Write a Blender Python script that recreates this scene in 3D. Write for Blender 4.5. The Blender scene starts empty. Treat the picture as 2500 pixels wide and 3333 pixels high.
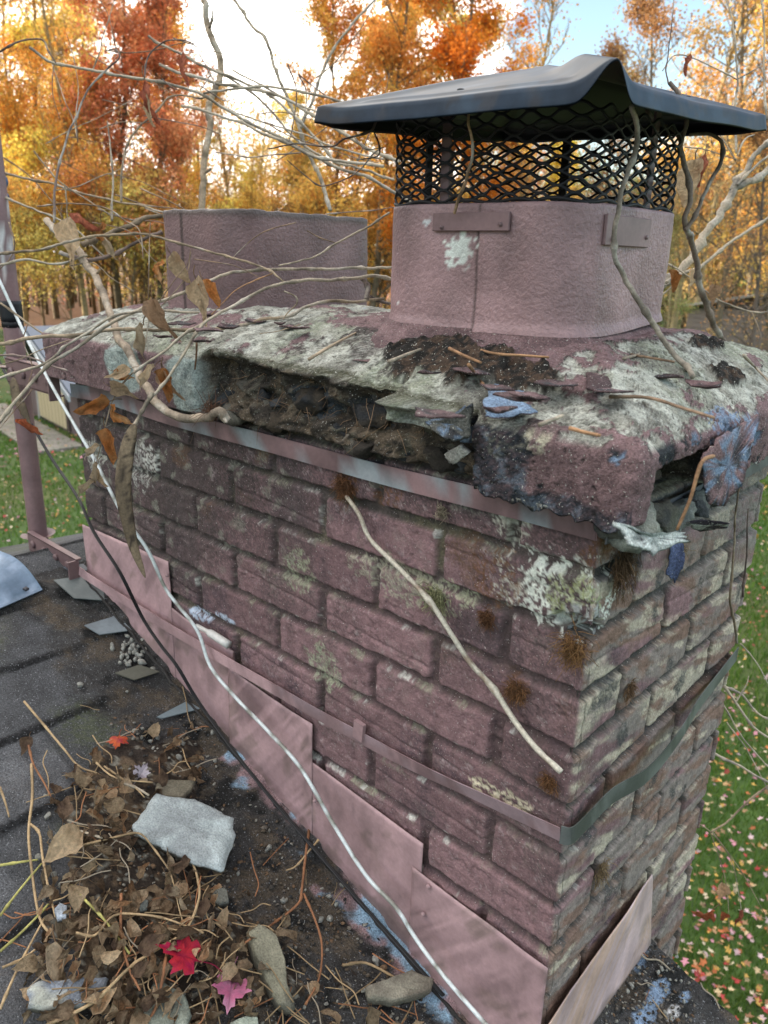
import bpy, math, random
import numpy as np
from mathutils import Matrix, Vector, Euler
SC = bpy.context.scene
COL = SC.collection
rnd = random.Random(7)
RS = np.random.RandomState(11); GR = np.random.RandomState(12)
R = math.radians

# ---------------------------------------------------------------- camera
CAM = np.array([0.3222, -0.6780, 0.3027])
cd = bpy.data.cameras.new('camera'); cam = bpy.data.objects.new('camera', cd); COL.objects.link(cam)
cam.location = CAM; cam.rotation_euler = Euler((R(71.6425), R(-1.4973), R(42.6621)), 'XYZ')
cd.sensor_fit = 'VERTICAL'; cd.sensor_height = 36; cd.lens = 36 * 2507 / 3333
cd.clip_start = 0.02; cd.clip_end = 2000
cd.dof.use_dof = True; cd.dof.focus_distance = 0.98; cd.dof.aperture_fstop = 9.0
SC.camera = cam
CR = np.array(cam.rotation_euler.to_matrix())
# ---------------------------------------------------------------- world
SUN_AZ, SUN_EL = 214.0, 14.0
w = bpy.data.worlds.new('World'); SC.world = w; w.use_nodes = True
nt = w.node_tree; N = nt.nodes; Lk = nt.links
bg = N['Background']; bg.inputs[1].default_value = 0.15
sky = N.new('ShaderNodeTexSky'); sky.sky_type = 'NISHITA'; sky.sun_disc = False
sky.sun_elevation = R(SUN_EL); sky.sun_rotation = R(90 - SUN_AZ); sky.air_density = 1.0; sky.dust_density = 1.2
tc = N.new('ShaderNodeTexCoord')
mp = N.new('ShaderNodeMapping'); mp.inputs['Scale'].default_value = (2.2, 2.2, 4.5)
cn = N.new('ShaderNodeTexNoise'); cn.inputs['Scale'].default_value = 1.6; cn.inputs['Detail'].default_value = 7; cn.inputs['Roughness'].default_value = .55
def wmath(op, a, b=None, c=None):
    q = N.new('ShaderNodeMath'); q.operation = op
    for i, v in enumerate((a, b, c)):
        if v is None: continue
        if isinstance(v, (int, float)): q.inputs[i].default_value = v
        else: Lk.new(v, q.inputs[i])
    return q.outputs[0]
# a bright cloud bank standing over the wood to the north-west, broken up by noise; open sky elsewhere
cdir = (math.cos(R(147)) * math.cos(R(17)), math.sin(R(147)) * math.cos(R(17)), math.sin(R(17)))
dt = N.new('ShaderNodeVectorMath'); dt.operation = 'DOT_PRODUCT'; dt.inputs[1].default_value = cdir
nrm = N.new('ShaderNodeVectorMath'); nrm.operation = 'NORMALIZE'; Lk.new(tc.outputs['Generated'], nrm.inputs[0]); Lk.new(nrm.outputs[0], dt.inputs[0])
Lk.new(tc.outputs['Generated'], mp.inputs[0]); Lk.new(mp.outputs[0], cn.inputs[0])
mr = N.new('ShaderNodeMapRange'); mr.inputs[1].default_value = .90; mr.inputs[2].default_value = .975; mr.inputs[3].default_value = -.12; mr.inputs[4].default_value = .30; Lk.new(dt.outputs['Value'], mr.inputs[0])
cf = wmath('ADD', cn.outputs[0], mr.outputs[0])
sx = N.new('ShaderNodeSeparateXYZ'); Lk.new(nrm.outputs[0], sx.inputs[0])      # unseen overhead cloud added for brighter, neutral fill
hc = N.new('ShaderNodeMapRange'); hc.inputs[1].default_value = .36; hc.inputs[2].default_value = .62; hc.inputs[3].default_value = 0; hc.inputs[4].default_value = .22; Lk.new(sx.outputs[2], hc.inputs[0])
cf = wmath('ADD', cf, hc.outputs[0])
rp = N.new('ShaderNodeValToRGB'); rp.color_ramp.elements[0].position = .50; rp.color_ramp.elements[1].position = .66; Lk.new(cf, rp.inputs[0])
mx = N.new('ShaderNodeMix'); mx.data_type = 'RGBA'; mx.inputs[7].default_value = (10.5, 9.9, 9.1, 1)
Lk.new(rp.outputs[0], mx.inputs[0]); Lk.new(sky.outputs[0], mx.inputs[6]); Lk.new(mx.outputs[2], bg.inputs[0])
# ---------------------------------------------------------------- sun
sl = bpy.data.lights.new('sun', 'SUN'); sl.energy = 4.0; sl.angle = R(0.5); sl.color = (1, .86, .66)
so = bpy.data.objects.new('sun', sl); COL.objects.link(so)
sd = Vector((math.cos(R(SUN_AZ)) * math.cos(R(SUN_EL)), math.sin(R(SUN_AZ)) * math.cos(R(SUN_EL)), math.sin(R(SUN_EL))))
so.rotation_euler = sd.to_track_quat('Z', 'Y').to_euler(); so.location = (0, -3, 8)
SC.view_settings.view_transform = 'Standard'; SC.view_settings.look = 'None'
SC.view_settings.exposure = 1.45; SC.view_settings.gamma = 1
GZ = -4.9      # height of the lawn; the origin is the chimney's near corner, one course under its top

# ---------------------------------------------------------------- helpers: measured points
K = 2500 / 1659; FP = 2507.0
def rayd(x, y):
    return CR @ np.array([(x * K - 1250) / FP, -(y * K - 1666.5) / FP, -1.0])
def at(x, y, d): return CAM + rayd(x, y) * d
def onpl(x, y, p, n):
    d = rayd(x, y); n = np.array(n, float); s = (np.array(p) - CAM) @ n / (d @ n); return CAM + s * d
def ony(x, y, Y=0.): return onpl(x, y, (0, Y, 0), (0, 1, 0))
def onx(x, y, X=0.): return onpl(x, y, (X, 0, 0), (1, 0, 0))
def onz(x, y, Z): return onpl(x, y, (0, 0, Z), (0, 0, 1))
MR = 0.355; ZR = -0.728
RN = np.array([MR, 0, 1.]); RN /= np.linalg.norm(RN)
def onroof(x, y, h=0.): return onpl(x, y, np.array([0, 0, ZR]) + RN * h, RN)
def roofz(x): return ZR - MR * x
# ---------------------------------------------------------------- noise
def _h(ix, iy, iz, s):
    n = (ix.astype(np.int64) * 374761393 + iy.astype(np.int64) * 668265263 + iz.astype(np.int64) * 2147483647 + s * 974634777) & 0xffffffff
    n = ((n ^ (n >> 13)) * 1274126177) & 0xffffffff
    n = (n ^ (n >> 16)); n = (n * 2246822519) & 0xffffffff
    return ((n ^ (n >> 15)) & 0xffffff) / 16777215.0
def vn(P, sc, seed=0):
    Q = np.asarray(P) * sc + 1000.37; i = np.floor(Q); f = Q - i; f = f * f * (3 - 2 * f); i = i.astype(np.int64)
    r = 0
    for a in (0, 1):
        for b in (0, 1):
            for c in (0, 1):
                wgt = (f[:, 0] if a else 1 - f[:, 0]) * (f[:, 1] if b else 1 - f[:, 1]) * (f[:, 2] if c else 1 - f[:, 2])
                r = r + wgt * _h(i[:, 0] + a, i[:, 1] + b, i[:, 2] + c, seed)
    return r
def fbm(P, sc, o=4, seed=0, g=.5):
    r = 0; a = 1; t = 0
    for k in range(o):
        r = r + a * vn(P, sc * 2.03 ** k, seed + k * 17); t += a; a *= g
    return r / t
def ss(x, a, b):
    t = np.clip((x - a) / (b - a), 0, 1); return t * t * (3 - 2 * t)
def mixc(c, c2, m):
    m = np.clip(np.asarray(m, float), 0, 1)
    if len(m) > 20000: m = np.clip(m + (GR.rand(len(m)) - .5) * 3.2 * m * (1 - m), 0, 1)
    m = m[:, None]; return c * (1 - m) + np.asarray(c2) * m
def blob(P, c, r, rag=.35, sc=None, seed=3, stretch=(1, 1, 1)):
    d = np.linalg.norm((P - np.array(c)) / np.array(stretch), axis=1) / r
    n = fbm(P, sc or 2.2 / r, 4, seed)
    return ss(1 - d + (n - .5) * 2 * rag, -.08, .12)
# ---------------------------------------------------------------- helpers: meshes
def V3(a): return np.array(a, float)
class MB:
    def __init__(s): s.v = []; s.f = []; s.c = []; s.n = 0
    def add(s, V, F, c=None):
        V = np.asarray(V, float).reshape(-1, 3)
        s.v.append(V); s.f += [tuple(int(i) + s.n for i in q) for q in F]; s.n += len(V)
        s.c.append(np.tile(np.array([1, 1, 1.]), (len(V), 1)) if c is None else (np.tile(np.array(c, float)[:3], (len(V), 1)) if np.ndim(c) == 1 else np.asarray(c)[:, :3]))
        return s
    def box(s, c, d, rot=None, col=None):
        x, y, z = np.array(d) / 2
        V = np.array([[-x, -y, -z], [x, -y, -z], [x, y, -z], [-x, y, -z], [-x, -y, z], [x, -y, z], [x, y, z], [-x, y, z]])
        if rot is not None: V = V @ np.array(Euler(rot).to_matrix()).T
        return s.add(V + np.array(c), [(0, 3, 2, 1), (4, 5, 6, 7), (0, 1, 5, 4), (1, 2, 6, 5), (2, 3, 7, 6), (3, 0, 4, 7)], col)
    def prism(s, P, off, col=None):
        P = np.asarray(P, float); n = len(P)
        V = np.vstack([P, P + np.array(off)])
        return s.add(V, [tuple(range(n)), tuple(range(2 * n - 1, n - 1, -1))] + [(i, i + n, (i + 1) % n + n, (i + 1) % n) for i in range(n)], col)
    def tube(s, P, r, sides=8, col=None, rough=0, cap=True, flat=None):
        P = np.asarray(P, float); n = len(P); r = np.broadcast_to(r, (n,)).astype(float)
        T = np.gradient(P, axis=0); T /= np.linalg.norm(T, axis=1)[:, None] + 1e-12
        up = np.array([.13, .21, .97]); U = np.zeros((n, 3)); u = np.cross(T[0], up); u /= np.linalg.norm(u) + 1e-9
        for i in range(n):
            u = u - T[i] * (u @ T[i]); u /= np.linalg.norm(u) + 1e-9; U[i] = u
        W = np.cross(T, U); a = np.arange(sides) * 2 * math.pi / sides
        rr = np.repeat(r[:, None], sides, 1)
        if rough: rr = rr * (1 + rough * (RS.rand(n, sides) - .5))
        V = P[:, None] + rr[..., None] * (np.cos(a)[None, :, None] * U[:, None] + (flat or 1) * np.sin(a)[None, :, None] * W[:, None])
        F = [(i * sides + j, i * sides + (j + 1) % sides, (i + 1) * sides + (j + 1) % sides, (i + 1) * sides + j) for i in range(n - 1) for j in range(sides)]
        if cap: F += [tuple(range(sides - 1, -1, -1)), tuple((n - 1) * sides + j for j in range(sides))]
        return s.add(V.reshape(-1, 3), F, col)
    def data(s, name):
        V = np.vstack(s.v); C = np.vstack(s.c); me = bpy.data.meshes.new(name)
        me.vertices.add(len(V)); me.vertices.foreach_set('co', V.ravel())
        ln = np.array([len(q) for q in s.f], np.int32); me.loops.add(int(ln.sum()))
        me.loops.foreach_set('vertex_index', np.fromiter((i for q in s.f for i in q), np.int32))
        me.polygons.add(len(ln)); me.polygons.foreach_set('loop_start', np.concatenate([[0], np.cumsum(ln)[:-1]]).astype(np.int32))
        me.update(calc_edges=True); setcol(me, C); return me
    def build(s, name, m, parent=None, smooth=True, loc=None):
        me = s.data(name)
        me.polygons.foreach_set('use_smooth', np.full(len(me.polygons), bool(smooth)))
        me.materials.append(m); return link(name, me, parent, loc)
def setcol(me, C):
    at_ = me.color_attributes.new('Col', 'FLOAT_COLOR', 'POINT')
    at_.data.foreach_set('color', np.hstack([C, np.ones((len(C), 1))]).astype(np.float32).ravel())
def link(name, data, parent=None, loc=None):
    o = bpy.data.objects.new(name, data); COL.objects.link(o)
    if parent is not None:
        o.parent = parent; o.matrix_parent_inverse = Matrix.Translation(-parent.location)
    if loc is not None: o.location = loc
    return o
def empty(name, loc, label, cat, group=None):
    o = bpy.data.objects.new(name, None); COL.objects.link(o); o.location = [float(v) for v in loc]; o.empty_display_size = .05
    return tag(o, label, cat, group)
def tag(o, label=None, cat=None, group=None, kind=None):
    if label: o['label'] = label
    if cat: o['category'] = cat
    if group: o['group'] = group
    if kind: o['kind'] = kind
    return o
def grid(name, V, nu, nv, C, m, parent=None, closeu=False):
    """V: (nv*nu,3), row major in v"""
    me = bpy.data.meshes.new(name); me.vertices.add(len(V)); me.vertices.foreach_set('co', np.asarray(V, float).ravel())
    iu = np.arange(nu if closeu else nu - 1); a, b = np.meshgrid(iu, np.arange(nv - 1)); a = a.ravel(); b = b.ravel(); a2 = (a + 1) % nu
    F = np.stack([b * nu + a, b * nu + a2, (b + 1) * nu + a2, (b + 1) * nu + a], 1).astype(np.int32)
    me.loops.add(F.size); me.loops.foreach_set('vertex_index', F.ravel()); me.polygons.add(len(F))
    me.polygons.foreach_set('loop_start', (np.arange(len(F)) * 4).astype(np.int32)); me.update(calc_edges=True)
    me.polygons.foreach_set('use_smooth', np.ones(len(F), bool)); setcol(me, C); me.materials.append(m)
    return link(name, me, parent)
def spline(P, n=6):
    P = np.asarray(P, float)
    if len(P) < 3: return np.array([P[0] + (P[-1] - P[0]) * t for t in np.linspace(0, 1, n + 1)])
    Q = np.vstack([2 * P[0] - P[1], P, 2 * P[-1] - P[-2]]); out = []
    for i in range(len(P) - 1):
        a, b, c, d = Q[i:i + 4]
        for t in np.arange(n) / n:
            out.append(.5 * (2 * b + (c - a) * t + (2 * a - 5 * b + 4 * c - d) * t * t + (3 * b - a - 3 * c + d) * t ** 3))
    out.append(P[-1]); return np.array(out)
# ---------------------------------------------------------------- materials
def mat(name, base=None, rough=.85, spec=.3, sc=300., lo=.72, hi=1.25, bump=.4, bd=.001, sc2=None, speck=None, metal=0., objr=0., transl=0., objcol=False, detail=5):
    m = bpy.data.materials.new(name); m.use_nodes = True; t = m.node_tree; n = t.nodes; l = t.links
    b = n['Principled BSDF']; b.inputs['Roughness'].default_value = rough; b.inputs['Specular IOR Level'].default_value = spec; b.inputs['Metallic'].default_value = metal
    tcn = n.new('ShaderNodeTexCoord')
    if base is None:
        a = n.new('ShaderNodeAttribute'); a.attribute_name = 'Col'; src = a.outputs['Color']
    else:
        a = n.new('ShaderNodeRGB'); a.outputs[0].default_value = (*base, 1); src = a.outputs[0]
    if objcol:
        oi = n.new('ShaderNodeObjectInfo'); q = n.new('ShaderNodeMix'); q.data_type = 'RGBA'; q.blend_type = 'MULTIPLY'; q.inputs[0].default_value = 1
        l.new(src, q.inputs[6]); l.new(oi.outputs['Color'], q.inputs[7]); src = q.outputs[2]
    def mulby(src, fac_out, lo, hi):
        r = n.new('ShaderNodeMapRange'); r.inputs[1].default_value = .25; r.inputs[2].default_value = .75; r.inputs[3].default_value = lo; r.inputs[4].default_value = hi
        l.new(fac_out, r.inputs[0]); q = n.new('ShaderNodeVectorMath'); q.operation = 'SCALE'; l.new(src, q.inputs[0]); l.new(r.outputs[0], q.inputs['Scale']); return q.outputs[0]
    nz = n.new('ShaderNodeTexNoise'); nz.inputs['Scale'].default_value = sc; nz.inputs['Detail'].default_value = detail; nz.inputs['Roughness'].default_value = .65
    l.new(tcn.outputs['Object'], nz.inputs[0]); src = mulby(src, nz.outputs[0], lo, hi)
    if sc2:
        n2 = n.new('ShaderNodeTexNoise'); n2.inputs['Scale'].default_value = sc2; n2.inputs['Detail'].default_value = 4; l.new(tcn.outputs['Object'], n2.inputs[0]); src = mulby(src, n2.outputs[0], .7, 1.3)
    if objr:
        oi = n.new('ShaderNodeObjectInfo'); r = n.new('ShaderNodeMapRange'); r.inputs[3].default_value = 1 - objr; r.inputs[4].default_value = 1 + objr; l.new(oi.outputs['Random'], r.inputs[0])
        q = n.new('ShaderNodeVectorMath'); q.operation = 'SCALE'; l.new(src, q.inputs[0]); l.new(r.outputs[0], q.inputs['Scale']); src = q.outputs[0]
    if speck:   # (scale, threshold, colour)
        n3 = n.new('ShaderNodeTexNoise'); n3.inputs['Scale'].default_value = speck[0]; n3.inputs['Detail'].default_value = 2; l.new(tcn.outputs['Object'], n3.inputs[0])
        r = n.new('ShaderNodeMapRange'); r.inputs[1].default_value = speck[1]; r.inputs[2].default_value = speck[1] + .05; l.new(n3.outputs[0], r.inputs[0])
        q = n.new('ShaderNodeMix'); q.data_type = 'RGBA'; l.new(r.outputs[0], q.inputs[0]); l.new(src, q.inputs[6]); q.inputs[7].default_value = (*speck[2], 1); src = q.outputs[2]
    l.new(src, b.inputs['Base Color'])
    if bump:
        bp = n.new('ShaderNodeBump'); bp.inputs['Strength'].default_value = bump; bp.inputs['Distance'].default_value = bd; l.new(nz.outputs[0], bp.inputs['Height']); l.new(bp.outputs[0], b.inputs['Normal'])
    if transl:
        tr = n.new('ShaderNodeBsdfTranslucent'); l.new(src, tr.inputs[0]); ms = n.new('ShaderNodeMixShader'); ms.inputs[0].default_value = transl
        l.new(b.outputs[0], ms.inputs[1]); l.new(tr.outputs[0], ms.inputs[2]); l.new(ms.outputs[0], n['Material Output'].inputs[0])
    return m
M = {}
M['brick'] = mat('painted_brick', sc=330, lo=.64, hi=1.34, bump=.8, bd=.0022, sc2=60, speck=(420, .68, (.42, .38, .36)))
M['crown'] = mat('crown_concrete', sc=380, lo=.35, hi=1.65, bump=1., bd=.0042, sc2=70, speck=(430, .665, (.52, .52, .47)))
M['paintmetal'] = mat('painted_sheet', sc=150, lo=.85, hi=1.12, bump=.25, bd=.0008, rough=.5, spec=.4, sc2=12)
M['flue'] = mat('stippled_paint', sc=210, lo=.84, hi=1.12, bump=.75, bd=.0026, rough=.5, spec=.45, sc2=14, detail=2)
M['black'] = mat('black_coating', base=(.012, .012, .014), sc=200, rough=.6, bump=.1)
M['lid'] = mat('navy_coated_steel', rough=.48, spec=.14, sc=35, lo=.75, hi=1.35, bump=.05, bd=.0005, sc2=9)
M['steel'] = mat('dull_steel', rough=.5, sc=90, metal=.3, lo=.8, hi=1.2, bump=.1)
M['roof'] = mat('shingle_granules', sc=420, lo=.25, hi=1.9, bump=1., bd=.003, sc2=30, rough=.9, spec=.25, speck=(400, .655, (.26, .27, .29)), detail=3)
M['dirt'] = mat('dirt', sc=300, lo=.5, hi=1.6, bump=1., bd=.004)
M['vine'] = mat('vine_bark', sc=260, lo=.6, hi=1.35, bump=.8, bd=.0015, rough=.8)
M['leaf'] = mat('dry_leaf', sc=9, lo=.6, hi=1.35, bump=.8, bd=.06, rough=.8, transl=.3, objr=.35, spec=.2)
M['leafred'] = mat('fresh_leaf', sc=60, lo=.75, hi=1.25, bump=.3, bd=.002, rough=.6, transl=.15)
M['stone'] = mat('concrete_chunk', sc=380, lo=.55, hi=1.4, bump=1., bd=.003, sc2=50)
M['cable'] = mat('cable_jacket', sc=150, lo=.7, hi=1.1, rough=.5, bump=.1)
M['plain'] = mat('trim_paint', sc=20, lo=.85, hi=1.1, rough=.6, bump=.1)
M['foliage'] = mat('tree_foliage', sc=.8, lo=.5, hi=1.25, rough=.7, bump=0, transl=.40, objcol=True, spec=.1)
M['bark'] = mat('tree_bark', sc=6, lo=.6, hi=1.35, bump=.6, bd=.02, objcol=True)
M['lawn'] = mat('lawn_soil', sc=14, lo=.6, hi=1.5, bump=.6, bd=.03, sc2=2.)
M['grass'] = mat('grass_blades', sc=3, lo=.7, hi=1.3, bump=0, transl=.3)
M['shade_hill'] = mat('leafy_ground', sc=3, lo=.6, hi=1.4, bump=.6, bd=.1)
PUR = V3([.175, .112, .116]); PURL = V3([.345, .228, .238]); CONC = V3([.42, .43, .36]); BLUE = V3([.20, .28, .40]); BLK = V3([.014, .014, .014])

# ================================================================ ground, added sun blocker, house
def ground():
    xs = np.concatenate([np.linspace(-600, -60, 20), np.linspace(-55, 15, 71), np.linspace(20, 600, 20)])
    ys = np.concatenate([np.linspace(-600, -5, 20), np.linspace(0, 90, 91), np.linspace(95, 900, 20)])
    X, Y = np.meshgrid(xs, ys); P = np.stack([X.ravel(), Y.ravel(), np.full(X.size, GZ)], 1)
    d = P[:, 0] * -.848 + P[:, 1] * .53
    P[:, 2] += (fbm(P, .15, 3, 5) - .5) * .04
    c = np.tile(V3([.045, .085, .02]), (len(P), 1)); c = mixc(c, [.08, .085, .03], ss(fbm(P, .4, 3, 8), .45, .7))
    az = np.degrees(np.arctan2(P[:, 1], P[:, 0])); dist = np.hypot(P[:, 0], P[:, 1])
    wood = ss(dist, 56, 60) * ss(az, 117, 122)
    c = mixc(c, [.14, .075, .04], wood)
    grid('lawn', P, len(xs), len(ys), c, M['lawn']); tag(bpy.data.objects['lawn'], kind='structure')
ground()
def shade_hill():
    # unseen rise added to keep the low sun off chimney and lawn
    c0 = np.array([math.cos(R(SUN_AZ)), math.sin(R(SUN_AZ))]) * 48; t = np.array([-math.sin(R(SUN_AZ)), math.cos(R(SUN_AZ))])
    us = np.linspace(-45, 60, 60); vs = np.linspace(-20, 20, 24); U, Vv = np.meshgrid(us, vs)
    h = 23 * np.exp(-(Vv / 9) ** 2) * (ss(U, -43, -20) * (1 - ss(U, 34, 50)))
    P = np.stack([c0[0] + t[0] * -U + c0[0] / 48 * Vv, c0[1] + t[1] * -U + c0[1] / 48 * Vv, GZ - .3 + h], -1).reshape(-1, 3)
    P[:, 2] += (fbm(P, .3, 4, 2) - .5) * 2.5 * (P[:, 2] > GZ + 1)
    tag(grid('shade_hill', P, 60, 24, np.tile(V3([.07, .06, .03]), (len(P), 1)), M['shade_hill']), kind='structure')
shade_hill()

house = empty('house', (0, -3, GZ), 'dark shingled gable roof of the house, with black flashing tar round the chimney', 'house')
def roof():
    x = np.concatenate([[-4.5, -3, -2, -1.6, -1.4, -1.3], np.arange(-1.235, .5, .0037), [.6, .8, 1.2, 2, 3.2, 4.2]])
    y = np.concatenate([[-8, -5, -3, -2, -1.6, -1.3], np.arange(-1.05, .345, .0045)])
    X, Y = np.meshgrid(x, y); X = X.ravel(); Y = Y.ravel()
    P = np.stack([X, Y, np.zeros_like(X)], 1)
    wob = (fbm(P, 4, 2, 3) - .5) * .012
    xr = -1.215
    E = .137; q = (X - xr + wob) / E; k = np.floor(q); fr = q - k
    th = .0072 * np.clip(fr * 1.08, 0, 1) * (1 - ss(fr, .955, 1.0))
    tw = .31; qq = (Y + 7 + k * .117 + (_h(k, k, k, 4)) * .1) / tw; kk = np.floor(qq); fy = np.abs(qq - kk - .5) * 2
    rd = _h(k, kk, k * 0, 9)
    edgecut = ss(fy, .985, 1.) * .003
    z = np.where(X > xr, ZR - MR * X, ZR - MR * xr + MR * (X - xr)) - .006
    z = z + th * (.7 + .6 * rd) - edgecut + (fbm(P, 160, 2, 6) - .5) * .0022 + (fbm(P, 9, 3, 7) - .5) * .007
    c = np.tile(V3([.072, .074, .080]), (len(P), 1)) * (.75 + .5 * rd)[:, None]
    c = mixc(c, [.085, .08, .08], ss(fbm(P, 5, 4, 12), .45, .75) * .7)
    c = mixc(c, [.06, .07, .035], ss(fbm(P, 7, 4, 15), .5, .7) * .5 * (X < -.55))      # algae
    c = mixc(c, [.01, .01, .011], ss(fr, .88, .95) * .85)
    # tar and dirt beside the chimney
    dch = np.where(X < 0, -Y, 1)
    tar = ss(.16 + .10 * ss(X, -.8, -.3) - dch + (fbm(P, 14, 4, 21) - .5) * .16, -.02, .03) * (X > -1.15)
    tar2 = (X > -.12) * (Y > -.3); tar = np.maximum(tar, ss(fbm(P, 16, 3, 5) + .3 * tar2, .55, .62) * tar2)
    c = mixc(c, [.036, .034, .033], tar * .85)
    z = z + tar * (fbm(P, 38, 4, 33) - .42) * .012
    c = mixc(c, [.07, .055, .04], ss(fbm(P, 20, 5, 41), .47, .6) * tar * .75)
    c = mixc(c, [.012, .012, .012], ss(fbm(P, 30, 4, 45), .58, .64) * tar)
    # paint run off the flashing on to the tar
    run = ss(.045 - dch + (fbm(P, 40, 4, 61) - .5) * .08, 0, .012) * (X > -.62) * (X < 0)
    pc = mixc(np.tile(PURL * .7, (len(P), 1)), [.22, .32, .42], ss(fbm(P, 25, 3, 66), .48, .56))
    msk = (run * ss(fbm(P, 22, 4, 68), .40, .52))[:, None]; c = c * (1 - msk) + pc * msk
    for (dx, dy, r, colr) in [(1425, 2140, .016, BLUE), (1395, 2190, .018, BLUE), (1480, 2150, .008, BLUE), (1455, 2185, .01, [.5, .5, .5]), (1380, 2075, .012, BLUE * .6)]:
        c = mixc(c, colr, blob(P * [1, 1, 0] + [0, 0, 0], onroof(dx, dy) * [1, 1, 0], r, .6, stretch=(.7, 1.8, 1)) * .9)
    P[:, 2] = z
    # where the crust meets the chimney
    P[:, 2] += np.where((X > -1.1) & (X < 0), ss(.028 - dch, 0, .02) * (dch > 0) * .012, 0)
    o = grid('roof', P, len(x), len(y), c, M['roof'], house)
    b = MB()   # deck, fascia boards and walls
    for s in (1, -1):
        b.prism([(xr, .343, ZR - MR * xr - .014), (4.2 if s > 0 else -4.5, .343, (ZR - MR * 4.2) if s > 0 else ZR - MR * xr + MR * (-4.5 - xr)), (4.2 if s > 0 else -4.5, .343, ((ZR - MR * 4.2) if s > 0 else ZR - MR * xr + MR * (-4.5 - xr)) - .16), (xr, .343, ZR - MR * xr - .174)], (0, -.03, 0), (.3, .29, .27))
    b.build('fascia_board', M['plain'], house, False)
    b = MB(); b.box((-.15, -3.9, (GZ - 2.1) / 2), (8, 8, -2.1 - GZ), col=(.42, .40, .37))
    b.prism([(-4.15, .1, -2.1), (3.85, .1, -2.1), (-1.2, .1, -.42)], (0, -7.9, 0), (.42, .40, .37))
    b.build('wall', M['plain'], house, False)
    b = MB()   # bent strip of blue grey metal over the ridge, curled at its end
    pts = []
    A = onroof(-60, 1225, .01); A2 = onroof(0, 1195, .03); B_ = onroof(90, 1312, .0); 
    nn = 14; prof = []
    P0 = onroof(0, 1190, .012); P1 = onroof(92, 1278, .004); Q1 = onroof(0, 1318, .004)
    ax = P1 - P0; wd = Q1 - P1
    for i in range(nn + 1):
        t = i / nn; p = P0 + ax * t + RN * .022 * math.sin(t * math.pi * .93); prof.append(p)
    prof = np.array(prof); nv = 12; V = np.vstack([prof + wd * (j / (nv - 1)) * 2.2 for j in range(nv)])
    V = np.vstack([V, V - RN * .003]); n1 = nn + 1
    F = []
    for off in (0, n1 * nv):
        F += [(off + j * n1 + i, off + j * n1 + i + 1, off + (j + 1) * n1 + i + 1, off + (j + 1) * n1 + i) for j in range(nv - 1) for i in range(nn)]
    F += [(j * n1 + nn, (j + 1) * n1 + nn, (j + 1) * n1 + nn + n1 * nv, j * n1 + nn + n1 * nv) for j in range(nv - 1)] + [(i, i + 1, i + 1 + n1 * nv, i + n1 * nv) for i in range(nn)]
    c = mixc(np.tile(V3([.10, .15, .22]), (len(V), 1)), [.24, .31, .42], ss(fbm(V, 60, 3, 4), .4, .7))
    b.add(V, F, c); rv = b.build('ridge_cap', M['paintmetal'], house); rv['label'] = 'bent blue grey metal ridge strip with two screws'
    for (dx, dy) in [(48, 1246), (56, 1272)]: b = MB(); b.box(onroof(dx, dy, .021), (.008, .008, .004), (0, .3, .4), (.05, .05, .06)); b.build('screw', M['steel'], rv)
    # exposed metal tabs of the flashing
    for poly, cc in [(((116, 1254), (190, 1243), (222, 1262), (226, 1298), (160, 1293)), (.13, .15, .15)), (((182, 1352), (255, 1330), (284, 1362), (215, 1372)), (.17, .20, .22)), (((338, 1550), (405, 1515), (432, 1532), (350, 1553)), (.16, .20, .22)), (((248, 1455), (300, 1437), (345, 1452), (290, 1470)), (.10, .10, .08)), (((136, 1226), (180, 1219), (192, 1232), (160, 1240)), (.09, .1, .12))]:
        pp = np.array([onroof(px, py, .007) for px, py in poly]); b = MB(); b.prism(pp, RN * .002, cc); b.build('flashing_tab', M['paintmetal'], house, False)
roof()

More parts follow.
